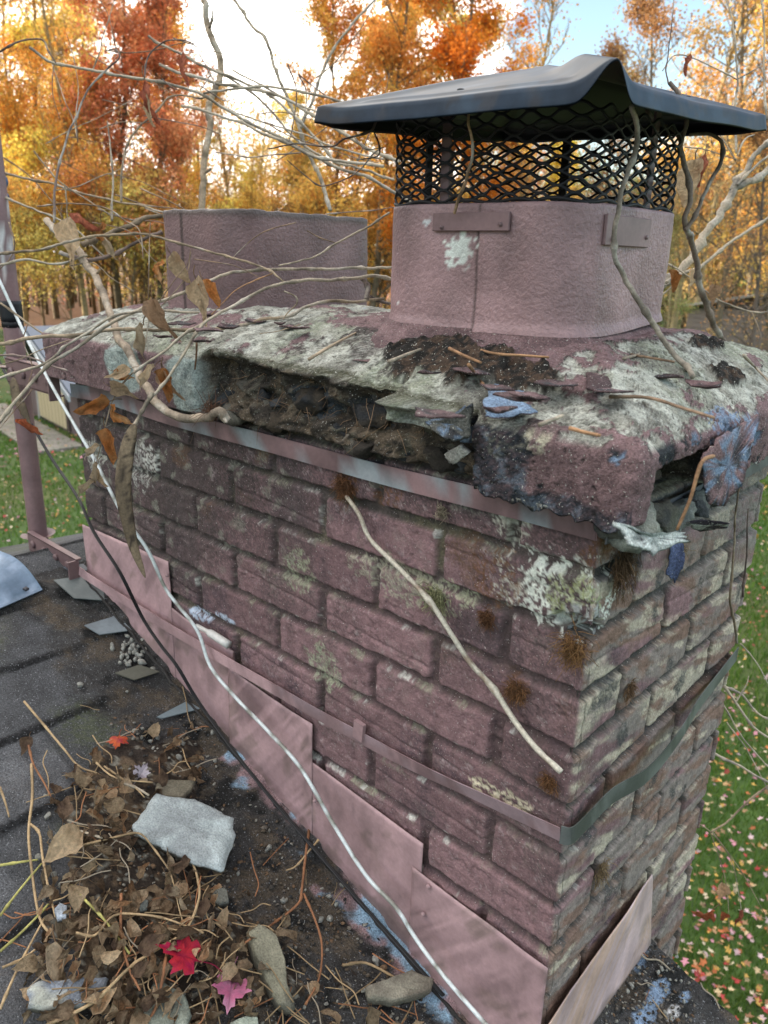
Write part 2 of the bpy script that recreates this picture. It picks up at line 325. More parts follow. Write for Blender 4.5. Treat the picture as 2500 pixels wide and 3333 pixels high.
# ================================================================ chimney
Hc, Lb, Wc, XL = .0706, .203, .523, -1.086
chim = empty('brick_chimney', (-.5, .26, GZ), 'crumbling brick chimney painted dull purple, with a broken concrete crown and two flues', 'chimney')
def wall():
    rr = .007
    tf = np.concatenate([np.arange(XL, -.012, .0022), np.arange(-.012, .012, .0012), np.arange(.012, Wc, .0024)])
    tb = np.arange(.03, abs(XL), .04); tl = np.arange(.03, Wc, .05)
    zf = np.concatenate([np.arange(.09, -.92, -.0022), np.arange(-1.0, GZ - .1, -.05)])
    def path(t):
        x = np.where(t < 0, t, 0.); y = np.where(t > 0, t, 0.); nx = np.where(t > 0, 1., 0.); ny = np.where(t > 0, 0., -1.)
        m = np.abs(t) < rr; th = (t / rr + 1) / 2 * math.pi / 2
        x = np.where(m, -rr + rr * np.sin(th), x); y = np.where(m, rr - rr * np.cos(th), y); nx = np.where(m, np.sin(th), nx); ny = np.where(m, -np.cos(th), ny)
        return x, y, nx, ny
    x, y, nx, ny = path(tf)
    x = np.concatenate([x, -tb, np.full(len(tl), XL)]); y = np.concatenate([y, np.full(len(tb), Wc), Wc - tl])
    nx = np.concatenate([nx, 0 * tb, -1 + 0 * tl]); ny = np.concatenate([ny, 1 + 0 * tb, 0 * tl])
    t = np.concatenate([tf, Wc + tb, Wc + 1.086 + tl]); n = len(t)
    T, Z = np.meshgrid(t, zf); X = np.tile(x, len(zf)); Y = np.tile(y, len(zf)); NX = np.tile(nx, len(zf)); NY = np.tile(ny, len(zf))
    T = T.ravel(); Z = Z.ravel(); P = np.stack([X, Y, Z], 1)
    wt = T + (vn(P, 40, 1) - .5) * .003 + (vn(P, 160, 2) - .5) * .0016; wz = Z + (vn(P, 30, 3) - .5) * .003 + (vn(P, 150, 4) - .5) * .0016
    wz = wz + (vn(np.stack([T * 3, 0 * T, Z * 0], 1), 1.3, 5) - .5) * .006
    k = np.floor(wz / Hc).astype(int); ev = (k % 2) == 0
    L = Lb
    c = np.where(ev, np.where((wt >= -.5 * L) & (wt < L), .25 * L, np.where(wt < 0, np.floor((wt + .5 * L) / L) * L, (np.floor(wt / L) + .5) * L)),
                 np.where((wt >= -L) & (wt < .5 * L), -.25 * L, np.where(wt < 0, (np.floor(wt / L) + .5) * L, (np.floor((wt - .5 * L) / L) + 1) * L)))
    corner = np.where(ev, (wt >= -.5 * L) & (wt < L), (wt >= -L) & (wt < .5 * L)); hw = np.where(corner, .75 * L, .5 * L)
    ci = np.round(c * 1000).astype(int); r1 = _h(ci, k, k * 0, 1); r2 = _h(ci, k, k * 0, 2); r3 = _h(ci, k, k * 0, 3); r4 = _h(ci, k, k * 0, 4)
    dz = wz - (k + .5) * Hc; du = wt - c
    hx = hw - .0046 - .002 * r1; hz = Hc / 2 - .0044 - .002 * r2; cr = .0045
    qx = np.abs(du - (r3 - .5) * .004) - hx + cr; qz = np.abs(dz - (r4 - .5) * .003) - hz + cr
    sdv = np.hypot(np.maximum(qx, 0), np.maximum(qz, 0)) + np.minimum(np.maximum(qx, qz), 0) - cr
    sdv = sdv + (fbm(P, 90, 4, 9) - .5) * .0055
    br = 1 - ss(sdv, -.0030, .0012)
    h = br * (.0088 + .003 * (r1 - .5)) + br * ((du / hw) * (r2 - .5) + dz / (Hc / 2) * (r3 - .3) * .5) * .0022
    # some bricks carry a lengthwise drag mark
    gr = (r4 > .62) * np.exp(-((dz - (r1 - .5) * .03 + du * .06) / .0022) ** 2) * .0022 * br
    h = h - gr + (fbm(P, 120, 3, 13) - .5) * .0036 + (fbm(P, 26, 3, 14) - .5) * .0028 * br + (1 - br) * (fbm(P, 110, 3, 17) - .5) * .008
    crk = np.abs(fbm(P, 38, 3, 19) - .5); h = h - (1 - ss(crk, 0, .012)) * .0022 * ss(-sdv, 0, .012) * (r2 > .4)
    # spalled bite under the corner brick two courses down
    bite = blob(P, ony(1262, 1362, 0), .026, .5, stretch=(1.5, 1, .55)); h = h - bite * .02
    left = ss(-T, -.003, .004); right = 1 - left
    col = np.tile(PUR * [1.14, 1.08, 1.10], (len(P), 1)) * (.78 + .46 * r2)[:, None]
    col = mixc(col, PUR * [.8, .86, .95] * .62, ss(fbm(P, 11, 4, 20), .48, .68) * .75)
    mort = mixc(np.tile(V3([.070, .058, .052]), (len(P), 1)), [.11, .10, .065], ss(fbm(P, 30, 4, 23), .48, .65))
    mort = mixc(mort, PUR * .68, left * ss(T, -1.0, -.3) * .85 * ss(Z, .02, -.2)); jm = ss(sdv, -.003, .001)
    col = col * (1 - jm[:, None]) + mort * jm[:, None]
    topedge = ss(dz, Hc * .28, Hc * .42) * (1 - ss(sdv, .001, .004))
    col = mixc(col, [.26, .27, .19], topedge * ss(fbm(P, 34, 6, 25), .56, .66) * .5)
    col = mixc(col, [.5, .5, .46], ss(np.abs(sdv + .0015), .0035, .0008) * ss(fbm(P, 45, 4, 27), .62, .70) * .8)
    # weathering towards the sheltered top and the far end
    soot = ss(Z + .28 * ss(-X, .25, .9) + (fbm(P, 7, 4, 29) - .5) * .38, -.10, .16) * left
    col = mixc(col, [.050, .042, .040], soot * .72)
    st_ = ss(fbm(P * [1, 1, .45], 9, 5, 36, .6), .52, .64) * left; col = mixc(col, [.085, .062, .062], st_ * .45); col = mixc(col, [.36, .29, .29], ss(fbm(P, 75, 5, 37, .7), .62, .66) * left * br * .3)
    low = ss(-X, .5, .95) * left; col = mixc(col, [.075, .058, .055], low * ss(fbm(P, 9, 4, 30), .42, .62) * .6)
    col = mixc(col, [.22, .22, .18], ss(fbm(P, 46, 5, 31), .58, .66) * left * (.15 + soot) * .5)
    rust = ss(fbm(P, 14, 5, 33), .62, .72) * left * ss(Z, -.25, .0); col = mixc(col, [.13, .075, .045], rust * .5)
    # worn right side: lime, tan and grey showing through the paint, streaked along each brick
    Ps = P * [1, .8, 2.6]; Ps[:, 2] += P[:, 1] * .6
    wmask = ss(fbm(Ps, 13, 4, 40) + .12 * (r1 - .5), .32, .46) * right
    wc = mixc(np.tile(V3([.24, .155, .115]), (len(P), 1)), [.27, .24, .215], ss(fbm(Ps, 18, 4, 41), .42, .58))
    wc = mixc(wc, [.62, .57, .44], ss(fbm(Ps, 15, 5, 42) + .16 * (r3 - .5), .54, .63) * br * .75)
    wc = wc * .80; wm = (wmask * .84)[:, None]; col = col * (1 - wm) + wc * wm
    col = mixc(col, [.045, .043, .040], right * jm * .9); col = mixc(col, [.05, .055, .055], right * ss(fbm(P, 22, 4, 44), .60, .70) * .7)
    col = mixc(col, [.17, .17, .15], right * ss(Z + Y * .3 + (fbm(P, 9, 3, 45) - .5) * .2, -.02, .12) * .55)
    spk = ss(fbm(P, 230, 3, 77, .7), .44, .50)
    def bl(cx, cy, r, cc, a=1, rag=.5, st=(1, 1, 1), X_=None):
        nonlocal col
        p = onx(cx, cy, 0) if X_ else ony(cx, cy, 0); col = mixc(col, cc, blob(P, p, r * 1.15, rag, sc=80, stretch=st) * a * spk)
    bl(1195, 1285, .045, [.66, .69, .62], .95, 1.5, (1.2, 1, .75)); bl(1240, 1300, .026, [.25, .27, .12], .8, .5); bl(1260, 1345, .02, [.33, .34, .34], .9, .5)
    for q in [(745, 1045, .022), (835, 1060, .02), (1075, 1250, .03), (1050, 1335, .012), (1115, 1490, .014), (1185, 1690, .013), (1330, 1210, .03)]: bl(q[0], q[1], q[2], [.14, .065, .03], .6, .9)
    bl(1110, 1140, .02, [.5, .5, .42], .6, .8); bl(330, 990, .02, [.6, .6, .55], .8, .8); bl(200, 985, .03, [.4, .4, .35], .8, .8); bl(300, 1000, .04, [.5, .5, .46], .5, .9)
    bl(1080, 1720, .02, [.55, .5, .36], .9, .6, (2, 1, .6)); bl(640, 1230, .03, [.3, .33, .22], .5, .8)
    bl(430, 1330, .014, [.40, .47, .58], .95, .5, (2, 1, .6)); bl(485, 1337, .012, [.40, .47, .58], .9, .5, (2, 1, .6)); bl(700, 1440, .03, [.33, .36, .25], .6, .8)
    bl(960, 1290, .02, [.35, .36, .25], .7, .8, (2, 1, 1)); bl(850, 1250, .03, [.34, .33, .25], .6, .8, (2.2, 1, .8))
    P = P + np.stack([NX, NY, 0 * NX], 1) * (h - .009)[:, None]
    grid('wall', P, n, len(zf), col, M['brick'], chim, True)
wall()

def face0(t): return t < 2
def crown():
    x0, x1, y0, y1, r = -1.095, .052, -.052, .575, .012
    def seg(a, b, st):
        m = max(2, int(np.linalg.norm(b - a) / st)); return [a + (b - a) * i / m for i in range(m)]
    A = V3([x0, y0, 0]); B_ = V3([x1, y0, 0]); C_ = V3([x1, y1, 0]); D_ = V3([x0, y1, 0])
    P2 = np.array(seg(A, B_, .003) + seg(B_, C_, .003) + seg(C_, D_, .02) + seg(D_, A, .01))
    nx = np.where(np.abs(P2[:, 0] - x1) < 1e-6, 1, 0) - np.where(np.abs(P2[:, 0] - x0) < 1e-6, 1, 0.); ny = np.where(np.abs(P2[:, 1] - y1) < 1e-6, 1, 0) - np.where(np.abs(P2[:, 1] - y0) < 1e-6, 1, 0.)
    # round the corners
    cx = np.clip(P2[:, 0], x0 + r, x1 - r); cy = np.clip(P2[:, 1], y0 + r, y1 - r); dx = P2[:, 0] - cx; dy = P2[:, 1] - cy; dl = np.hypot(dx, dy) + 1e-9
    nx = dx / dl; ny = dy / dl; px = cx + nx * r; py = cy + ny * r
    n = len(px)
    inx = np.clip(px, -.85, -.2); iny = np.full(n, .26)
    fb = np.linspace(0, 1, 14)[:-1]; ff = np.linspace(0, 1, 34)[:-1]; ft = np.linspace(0, 1, 130) ** 1.25
    rows = [('b', v) for v in fb] + [('f', v) for v in ff] + [('t', v) for v in ft]; nv = len(rows)
    front = (ny < -.7); noise1 = fbm(np.stack([px, py, 0 * px], 1), 18, 3, 51) - .5; nx2 = fbm(np.stack([px, py, 0 * px], 1), 60, 3, 52) - .5
    xe = px + noise1 * .03
    B = front * ss(xe, -.622, -.614) * (1 - ss(xe, -.137, -.128))          # broken away bay of the front edge
    shelf = front * ss(xe, -.25, -.235) * (1 - ss(xe, -.14, -.13))         # slab piece that still overhangs
    S = (nx > .5) * ss(py, -.02, .0) * (1 - ss(py, .13, .16))              # chipped underside at the near corner
    V = []; TAG = []
    for kind, q in rows:
        if kind == 'b':
            ins = .075 * (1 - q); z = np.full(n, .073) + .006 * q; ins = ins + B * (.035 + noise1 * .03) * q + S * .045 * q
        elif kind == 'f':
            zt = .146 + .012 * ss(-px, .1, .6) + .008 * B
            zb_ = .079 + front * (px > -.14) * ((nx2 * .030 + noise1 * .02) - .006) + (nx > .5) * nx2 * .025
            z = zb_ + (zt - zb_) * q; ins = 0 * px + .0 * q
            rub = fbm(np.stack([px, z * 1.6, 0 * px], 1), 30, 4, 55) - .5
            ins = ins + B * ((.012 + .014 * ss(q, .15, .45)) * (1 - ss(q, .84, 1.)) + rub * .045) + B * .016
            ins = np.where(shelf > .5, ins - shelf * ss(q, .58, .66) * .045, ins)
            ins = ins + S * .055 * (1 - ss(q, .62, .72)) * (1 + rub)
            ins = ins + .006 * (1 - q) + .003 * ss(q, .9, 1)
        else:
            ins = 0
        if kind != 't':
            V.append(np.stack([px - nx * ins, py - ny * ins, z + 0 * px], 1))
        else:
            lip = B * (.020 + noise1 * .05 + nx2 * .03) * (1 - shelf * .9) + .005
            ox = px - nx * lip; oy = py - ny * lip
            zt = .148 + .012 * ss(-px, .1, .6) + .008 * B
            qq = np.clip(q / .62, 0, 1); z = zt + (.068 - .012 * ss(-px, .1, .6)) * (1 - (1 - qq) ** 1.7)
            V.append(np.stack([ox + (inx - ox) * q, oy + (iny - oy) * q, z + 0 * px], 1))
        TAG.append(np.full(n, 0 if kind == 'b' else 1 if kind == 'f' else 2))
    P = np.vstack(V); TG = np.concatenate(TAG); Bb = np.tile(B, nv); Sb = np.tile(S, nv); Nn = np.tile(np.stack([nx, ny, 0 * nx], 1), (nv, 1)); SH = np.tile(shelf, nv)
    Qf = np.repeat([q for _, q in rows], n)
    top = TG == 2; N3 = np.where(top[:, None], V3([0, 0, 1]), Nn)
    X, Y, Z = P.T
    # colours
    cavp = np.where(face0(TG), Bb, 0)
    c = mixc(np.tile(V3([.30, .30, .26]), (len(P), 1)), [.47, .48, .43], ss(fbm(P, 60, 5, 71), .4, .6))
    c = mixc(c, [.24, .27, .19], ss(fbm(P, 9, 5, 72), .44, .66) * .6); c = mixc(c, [.15, .145, .125], ss(fbm(P, 22, 6, 73, .65), .54, .64) * .75)
    c = mixc(c, [.09, .09, .07], ss(fbm(P, 130, 2, 74), .66, .72) * .6)
    fl = np.maximum(np.abs(X + .255) - .15, np.abs(Y - .22) - .14); nf = fbm(P, 26, 6, 76, .66); nf2 = fbm(P, 9, 3, 77)
    d2 = np.maximum(np.abs(X + .8) - .13, np.abs(Y - .27) - .2)
    pm = ss(nf + .22 * ss(-fl, -.12, .0) + .1 * ss(-d2, -.12, .0) + (nf2 - .5) * .35 - .04 * ss(X, -.25, 0) - .07, .575, .595)
    pm = np.maximum(pm, ss(.03 - fl + (nf - .5) * .10, 0, .008)); 
    gray = blob(P, V3([-.32, -.02, .17]), .14, .4, seed=9) * (Y < .1); pm = pm * (1 - gray * .8)
    pm = np.where(top, pm, 0)
    # vertical face paint
    face = (TG == 1); fp = ss(fbm(P, 22, 5, 80), .40, .44)
    fpn = np.where(X > -.14, ss(fbm(P, 24, 6, 81, .65) + .10 * ss(X, -.14, -.03), .52, .54), np.where(X < -.61, 1., fp))
    pm = np.where(face, fpn * (1 - Bb) * (1 - Sb * (Qf < .7)), pm)
    edge = ss(Qf, .0, .035) * top + 0.
    pm = np.where(top & (Qf < .05) & (Bb < .5), np.maximum(pm, ss(nf, .50, .53) * ss(X, -.2, 0)), pm)
    rim = np.clip(pm * (1 - pm) * 4, 0, 1)
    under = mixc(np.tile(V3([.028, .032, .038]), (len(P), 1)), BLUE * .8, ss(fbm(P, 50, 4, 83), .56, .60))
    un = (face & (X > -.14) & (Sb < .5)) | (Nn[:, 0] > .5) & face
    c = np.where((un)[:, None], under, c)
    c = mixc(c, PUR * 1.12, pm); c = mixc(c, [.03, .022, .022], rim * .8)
    tan = blob(P, ony(1120, 935, -.052), .024, .6, sc=60, stretch=(1.5, 1, .7)) + blob(P, ony(1075, 965, -.052), .012, .5, sc=70); spk = ss(fbm(P, 200, 3, 78, .7), .42, .50); c = mixc(c, [.46, .43, .33], np.where(face, tan * spk, 0))
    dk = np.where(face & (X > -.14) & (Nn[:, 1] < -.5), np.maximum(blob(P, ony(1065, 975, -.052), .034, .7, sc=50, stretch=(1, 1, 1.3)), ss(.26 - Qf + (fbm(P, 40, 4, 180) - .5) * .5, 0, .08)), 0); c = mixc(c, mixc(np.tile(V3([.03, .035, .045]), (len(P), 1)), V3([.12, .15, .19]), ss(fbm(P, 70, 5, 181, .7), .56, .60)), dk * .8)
    ck = np.abs(fbm(P * [1, 1, .6], 11, 5, 182, .6) - .5); cr_ = (1 - ss(ck, .0, .007)) * (1 - cavp); c = mixc(c, [.035, .03, .028], cr_ * .85)
    # bare grey render on the far end of the front
    g1 = blob(P, ony(265, 795, -.052), .052, .3, sc=60, stretch=(1.1, 1, .75)) + blob(P, ony(395, 830, -.052), .05, .35, sc=60, stretch=(.8, 1, 1)) * 1.; c = mixc(c, [.36, .42, .40], np.where(face & (X < -.6), g1, 0))
    # the raw break
    cav = np.where(face, Bb * (1 - SH * ss(Qf, .5, .6)), np.where(TG == 0, Bb, 0)); cav = np.maximum(cav, np.where(face, Sb * (1 - ss(Qf, .62, .7)), 0))
    cc = mixc(np.tile(V3([.045, .037, .030]), (len(P), 1)), [.13, .10, .07], ss(fbm(P, 34, 6, 85, .65), .47, .60)); cc = mixc(cc, [.055, .065, .075], blob(P, ony(680, 868, -.01), .03, .3, stretch=(1.6, 1, .7)) + blob(P, ony(805, 890, -.01), .03, .3, stretch=(1.6, 1, .6)) * .7)
    cc = mixc(cc, [.14, .13, .10], ss(fbm(P, 90, 3, 86), .6, .68) * .7)
    cm = cav[:, None]; c = c * (1 - cm) + cc * cm
    # moss and soot by the lip of the break
    lipm = np.where(top, Bb * ss(.045 - Qf + (fbm(P, 30, 3, 87) - .5) * .08, 0, .03), 0); c = mixc(c, [.06, .06, .035], lipm * .8)
    soil = 0
    for dx, dy, rr_, st in [(925, 785, .040, (1.6, 1, 3)), (1010, 800, .04, (1.5, 1, 3)), (1120, 815, .035, (1.6, .8, 3)), (1195, 880, .022, (.8, 1.4, 3)), (1225, 925, .02, (.8, 1.2, 3)), (1475, 750, .03, (.7, 1.9, 3)), (1520, 780, .022, (.7, 1.9, 3)), (1570, 800, .022, (.8, 1.6, 3)), (1055, 755, .012, (1.8, 1, 3))]:
        soil = np.maximum(soil, blob(P, onz(dx, dy, .185), rr_, .6, sc=50, stretch=st))
    soil = np.where(top, soil, 0); c = mixc(c, mixc(np.tile(V3([.014, .012, .010]), (len(P), 1)), [.07, .045, .03], ss(fbm(P, 120, 3, 90), .5, .62)), soil)
    for dx, dy, z_, rr_, st in [(1085, 860, .15, .022, (1.4, 1, 1)), (1105, 845, .15, .012, (1.4, 1, 1)), (1580, 905, .15, .018, (1, 1.8, 1)), (1560, 900, .155, .014, (1, 1, 1)), (770, 700, .2, .02, (.7, 2, 1)), (750, 715, .2, .014, (.7, 1.6, 1))]:
        c = mixc(c, BLUE * (1.5 if dx < 800 else 1), blob(P, onz(dx, dy, z_), rr_, 1.2, sc=80, stretch=st) * .9 * spk)
    bright = blob(P, onx(1610, 950, .052), .05, .7, sc=45, stretch=(1, .8, 1.2)); c = mixc(c, BLUE * 1.1, np.where(face & (Nn[:, 0] > .5), bright * ss(fbm(P * [1, 1, .35], 90, 4, 79, .7), .46, .52), 0) * .95)
    disp = (fbm(P, 20, 4, 92) - .5) * .012 + (fbm(P, 95, 3, 93) - .5) * .0046 + (fbm(P, 260, 2, 99) - .5) * .0022 + pm * .0022 + rim * .0012 * (fbm(P, 60, 2, 94) - .3) * 3 + soil * (.004 + (fbm(P, 90, 3, 95) - .4) * .016)
    disp = disp - cr_ * .0022
    disp = disp + cav * ((fbm(P, 55, 5, 96, .6) - .5) * .034 + (fbm(P, 24, 3, 97) - .5) * .03)
    disp = np.where(TG == 0, disp * .4, disp)
    P = P + N3 * disp[:, None]
    # sag the rows so the dome is not mathematically even
    P[:, 2] += (fbm(P * [1, 1, 0], 6, 2, 98) - .5) * .016 * np.where(top, ss(Qf, 0, .2), .2)
    grid('crown', P, n, nv, c, M['crown'], chim, True)
crown()

def rrect(xa, xb, ya, yb, r, st=.004):
    pts = []
    for cx, cy, a0 in ((xb - r, ya + r, -90), (xb - r, yb - r, 0), (xa + r, yb - r, 90), (xa + r, ya + r, 180)):
        for a in np.linspace(a0, a0 + 90, max(4, int(r * 1.57 / st))): pts.append((cx + r * math.cos(R(a)), cy + r * math.sin(R(a)), math.cos(R(a)), math.sin(R(a))))
    out = []
    for i in range(len(pts)):
        a = np.array(pts[i]); b = np.array(pts[(i + 1) % len(pts)]); m = max(1, int(np.linalg.norm(b[:2] - a[:2]) / st))
        for j in range(m):
            q = a + (b - a) * j / m; l = math.hypot(q[2], q[3]); out.append((q[0], q[1], q[2] / l, q[3] / l))
    return np.array(out)
def flue(xa, xb, ya, yb, r, zb, zt, near):
    R4 = rrect(xa, xb, ya, yb, r); n = len(R4)
    zs = np.concatenate([np.linspace(zb, zt, 40), [zt + .002, zt + .001, zt - .01, zt - .06, zt - .13]]); ins = np.concatenate([np.zeros(40), [.003, .02, .024, .024, .024]])
    V = np.vstack([np.stack([R4[:, 0] - R4[:, 2] * i, R4[:, 1] - R4[:, 3] * i, np.full(n, z)], 1) for z, i in zip(zs, ins)])
    X, Y, Z = V.T; q = (Z - zb) / (zt - zb); outer = np.repeat(ins < .001, n)
    Nn = np.tile(np.stack([R4[:, 2], R4[:, 3], 0 * R4[:, 2]], 1), (len(zs), 1))
    c = np.tile(PUR * (1.6 if near else 1.25), (len(V), 1)); c = mixc(c, PUR * .8, ss(fbm(V, 9, 3, 5), .45, .65) * .6)
    if near:
        dz = (fbm(V * [1, 1, 0], 8, 2, 4) - .5) * .008 * (1 - q) * outer
        dz = dz - .006 * (1 - q) * ss(X, -.33, -.24) * (1 - ss(X, -.24, -.225)) * (Y < ya + .02) + .012 * (1 - q) * ss(Y, ya + .05, yb) * (X > xb - .05)
        V[:, 2] += dz
        # lapped seam in the sheet
        seam = (Y < ya + .03) * ss(X, -.236, -.233); V += Nn * (seam * .0018 * outer)[:, None]
        c = mixc(c, [.03, .02, .02], (Y < ya + .03) * (np.abs(X + .2355) < .0022) * .7 * outer)
        V += Nn * (outer * ss(q, .1, .0) * .004)[:, None]
        c = mixc(c, [.62, .66, .62], blob(V, ony(993, 540, ya), .017, 1.2, sc=200) * outer); c = mixc(c, [.55, .58, .6], blob(V, ony(925, 480, ya), .005, .8, sc=260) * outer); c = mixc(c, [.6, .6, .6], blob(V, ony(855, 652, ya), .004, .8, sc=260) * outer)
        fade = ss(fbm(V, 12, 4, 8), .5, .6) * (X > -.2) * outer; c = mixc(c, PUR * 1.75, fade * .1)
    else:
        c = mixc(c, PUR * .6, ss(X, -.86, -.80) * .5)
        c = mixc(c, [.42, .46, .52], blob(V, ony(598, 480, ya), .01, .9, sc=230) * outer + blob(V, ony(560, 560, ya), .012, 1., sc=260) * outer * .6)
        c = mixc(c, [.06, .05, .045], ss(q, .93, 1.) * .9); V[:, 2] += ss(q, .93, 1.) * (fbm(V * [1, 1, 0], 40, 3, 6) - .4) * .009
        c = mixc(c, [.03, .02, .02], (Y < ya + .03) * (np.abs(X + .842) < .0025) * .8)
    V += Nn * ((fbm(V, 14, 2, 7) - .5) * .005)[:, None]
    V += Nn * ((fbm(V, 150, 2, 9) - .5) * .0009 * outer)[:, None]
    return grid('flue', V, n, len(zs), c, M['flue'], chim, True)
fn = flue(-.402, -.108, .088, .365, .06, .222, .362, True); fn['label'] = 'near flue wrapped in stippled purple sheet metal with a white lichen spot'
ff_ = flue(-.93, -.705, .09, .42, .05, .19, .364, False); ff_['label'] = 'far uncapped flue, darker purple with a ragged rim'
def skirt():
    R4 = rrect(-.412, -.100, .078, .375, .06, .005); n = len(R4); V = []; 
    for i, (o, z) in enumerate([(-.014, .228), (-.006, .222), (.0, .216), (.008, .210), (.022, .204), (.045, .198), (.07, .190)]):
        p = np.stack([R4[:, 0] + R4[:, 2] * o, R4[:, 1] + R4[:, 3] * o, np.full(n, z)], 1); p[:, 2] += (fbm(p, 20, 3, 3) - .5) * .008 * (i > 2) - (.0 if i < 5 else .012); V.append(p)
    V = np.vstack(V); c = mixc(np.tile(PUR * 1.15, (len(V), 1)), PUR * .8, ss(fbm(V, 18, 3, 4), .45, .6)); grid('flue_collar', V, n, 7, c, M['crown'], chim, True)
skirt()

# flashing on the chimney's sides
def sheet(name, pts, nrm, off, th, colr, parent=None, seed=1, m='paintmetal', brush=None, res=.006):
    """flat polygon of sheet metal, finely cut so colour and dents can vary"""
    pts = np.array(pts, float); nrm = V3(nrm); u = np.cross(V3([0, 0, 1]), nrm); u /= np.linalg.norm(u); v = V3([0, 0, 1])
    o = pts[0]; q = np.stack([(pts - o) @ u, (pts - o) @ v], 1)
    # quad strips between left and right chains: sample columns along u
    us = np.arange(q[:, 0].min(), q[:, 0].max(), res); us = np.append(us, q[:, 0].max() - 1e-5); us[0] += 1e-5
    nvr = 24; V = []
    for uu in us:
        zs = []
        for i in range(len(q)):
            a, b = q[i], q[(i + 1) % len(q)]
            if (a[0] - uu) * (b[0] - uu) <= 0 and abs(a[0] - b[0]) > 1e-9: zs.append(a[1] + (b[1] - a[1]) * (uu - a[0]) / (b[0] - a[0]))
        lo, hi = min(zs), max(zs); V += [o + u * uu + v * (lo + (hi - lo) * j / (nvr - 1)) for j in range(nvr)]
    V = np.array(V); nu = len(us)
    V = V + nrm * off + nrm * ((fbm(V, 9, 3, seed) - .5) * .006)[:, None]
    c = np.tile(V3(colr), (len(V), 1)); c = mixc(c, V3(colr) * .66, ss(fbm(V, 11, 5, seed + 3), .45, .68) * .7); c = mixc(c, V3(colr) * 1.3, ss(fbm(V * [1, 1, .4], 30, 4, seed + 6), .52, .66) * .6); c = mixc(c, [.10, .075, .07], ss(fbm(V * [1, 1, .35], 45, 5, seed + 8), .62, .70) * .22); c = mixc(c, [.14, .11, .09], ss(fbm(V, 20, 4, seed + 9) + ss(V[:, 2] - roofz(V[:, 0]), .04, .0) * .22, .60, .70) * .5)
    if brush is not None:
        Ps = V * [3, 3, 3]; a = (V @ u) * .75 - V[:, 2] * .66; Ps = np.stack([a * 140, (V @ u) * 4, V[:, 2] * 4], 1); c = mixc(c, brush, ss(fbm(Ps, 1, 3, seed + 5), .45, .65) * .7)
    W = np.vstack([V, V - nrm * th]); C2 = np.vstack([c, c * .6]); b = MB(); k = nvr; N_ = len(V); F = []
    for s_, off_ in ((1, 0), (-1, N_)):
        for i in range(nu - 1):
            for j in range(k - 1):
                f = (off_ + i * k + j, off_ + (i + 1) * k + j, off_ + (i + 1) * k + j + 1, off_ + i * k + j + 1); F.append(f if s_ > 0 else f[::-1])
    for i in range(nu - 1): F += [(i * k, i * k + N_, (i + 1) * k + N_, (i + 1) * k), (i * k + k - 1, (i + 1) * k + k - 1, (i + 1) * k + k - 1 + N_, i * k + k - 1 + N_)]
    for j in range(k - 1): F += [(j, j + 1, j + 1 + N_, j + N_), ((nu - 1) * k + j, (nu - 1) * k + j + N_, (nu - 1) * k + j + 1 + N_, (nu - 1) * k + j + 1)]
    b.add(W, F, C2); return b.build(name, M[m], parent if parent is not None else chim)
def fp(x, z): return V3([x, 0, z])
bot = lambda x: roofz(x) - .004
PANELS = [(-1.098, -.222, -.79, -.212, .0080), (-.80, -.30, -.608, -.318, .0065), (-.626, -.352, -.418, -.365, .0085), (-.432, -.432, -.198, -.449, .0075), (-.212, -.494, .003, -.507, .0095)]
for i, (xa, za, xb, zb, off) in enumerate(PANELS):
    sheet('flashing', [fp(xa, bot(xa)), fp(xa, za), fp(xb, zb), fp(xb, bot(xb))], (0, -1, 0), off, .0012, PURL * (1.05 if i != 2 else .95), seed=10 + i, brush=PURL * 1.3 if i in (0, 2, 4) else None)
A_, B_, C_ = onx(1397, 1881, 0), onx(1163, 2212, 0), onx(1388, 2037, 0)
rf = sheet('flashing', [V3([0, -.004, roofz(0)]), V3([0, -.004, -.60]), V3([0, .05, -.585]), V3([0, .16, -.572]), V3([0, .286, -.560]), V3([0, .33, -.725]), V3([0, .33, -.735])], (1, 0, 0), .011, .0012, [.47, .36, .37], seed=31, brush=[.46, .31, .22])
rf['label'] = 'brushed pinkish tan flashing on the right side'
for dx, dy in [(361, 1243), (368, 1367), (680, 1730), (914, 1975), (925, 1915)]: b = MB(); b.tube([ony(dx, dy, -.011), ony(dx, dy, -.0145)], .0035, 8, PURL * .9); b.build('rivet', M['paintmetal'], chim)
b = MB(); P_ = [ony(425, 1352, -.016), ony(455, 1368, -.018), ony(494, 1393, -.014)]; b.tube(spline(P_, 5), [.004] * 5 + [.007] * 6, 8, (.50, .49, .47)); b.build('sealant_bead', M['paintmetal'], chim)
b = MB(); base = []
for i, x in enumerate(np.arange(-1.08, .03, .012)):
    base.append((x, -.019 - .003 * rnd.random(), roofz(x) + .008 + .004 * rnd.random()))
for o_ in (0,): b.tube(np.array(base) + [0, -o_, -o_ * .6], .0026, 6, (.035, .033, .032), rough=.9)
b.build('tar_joint', M['dirt'], chim)

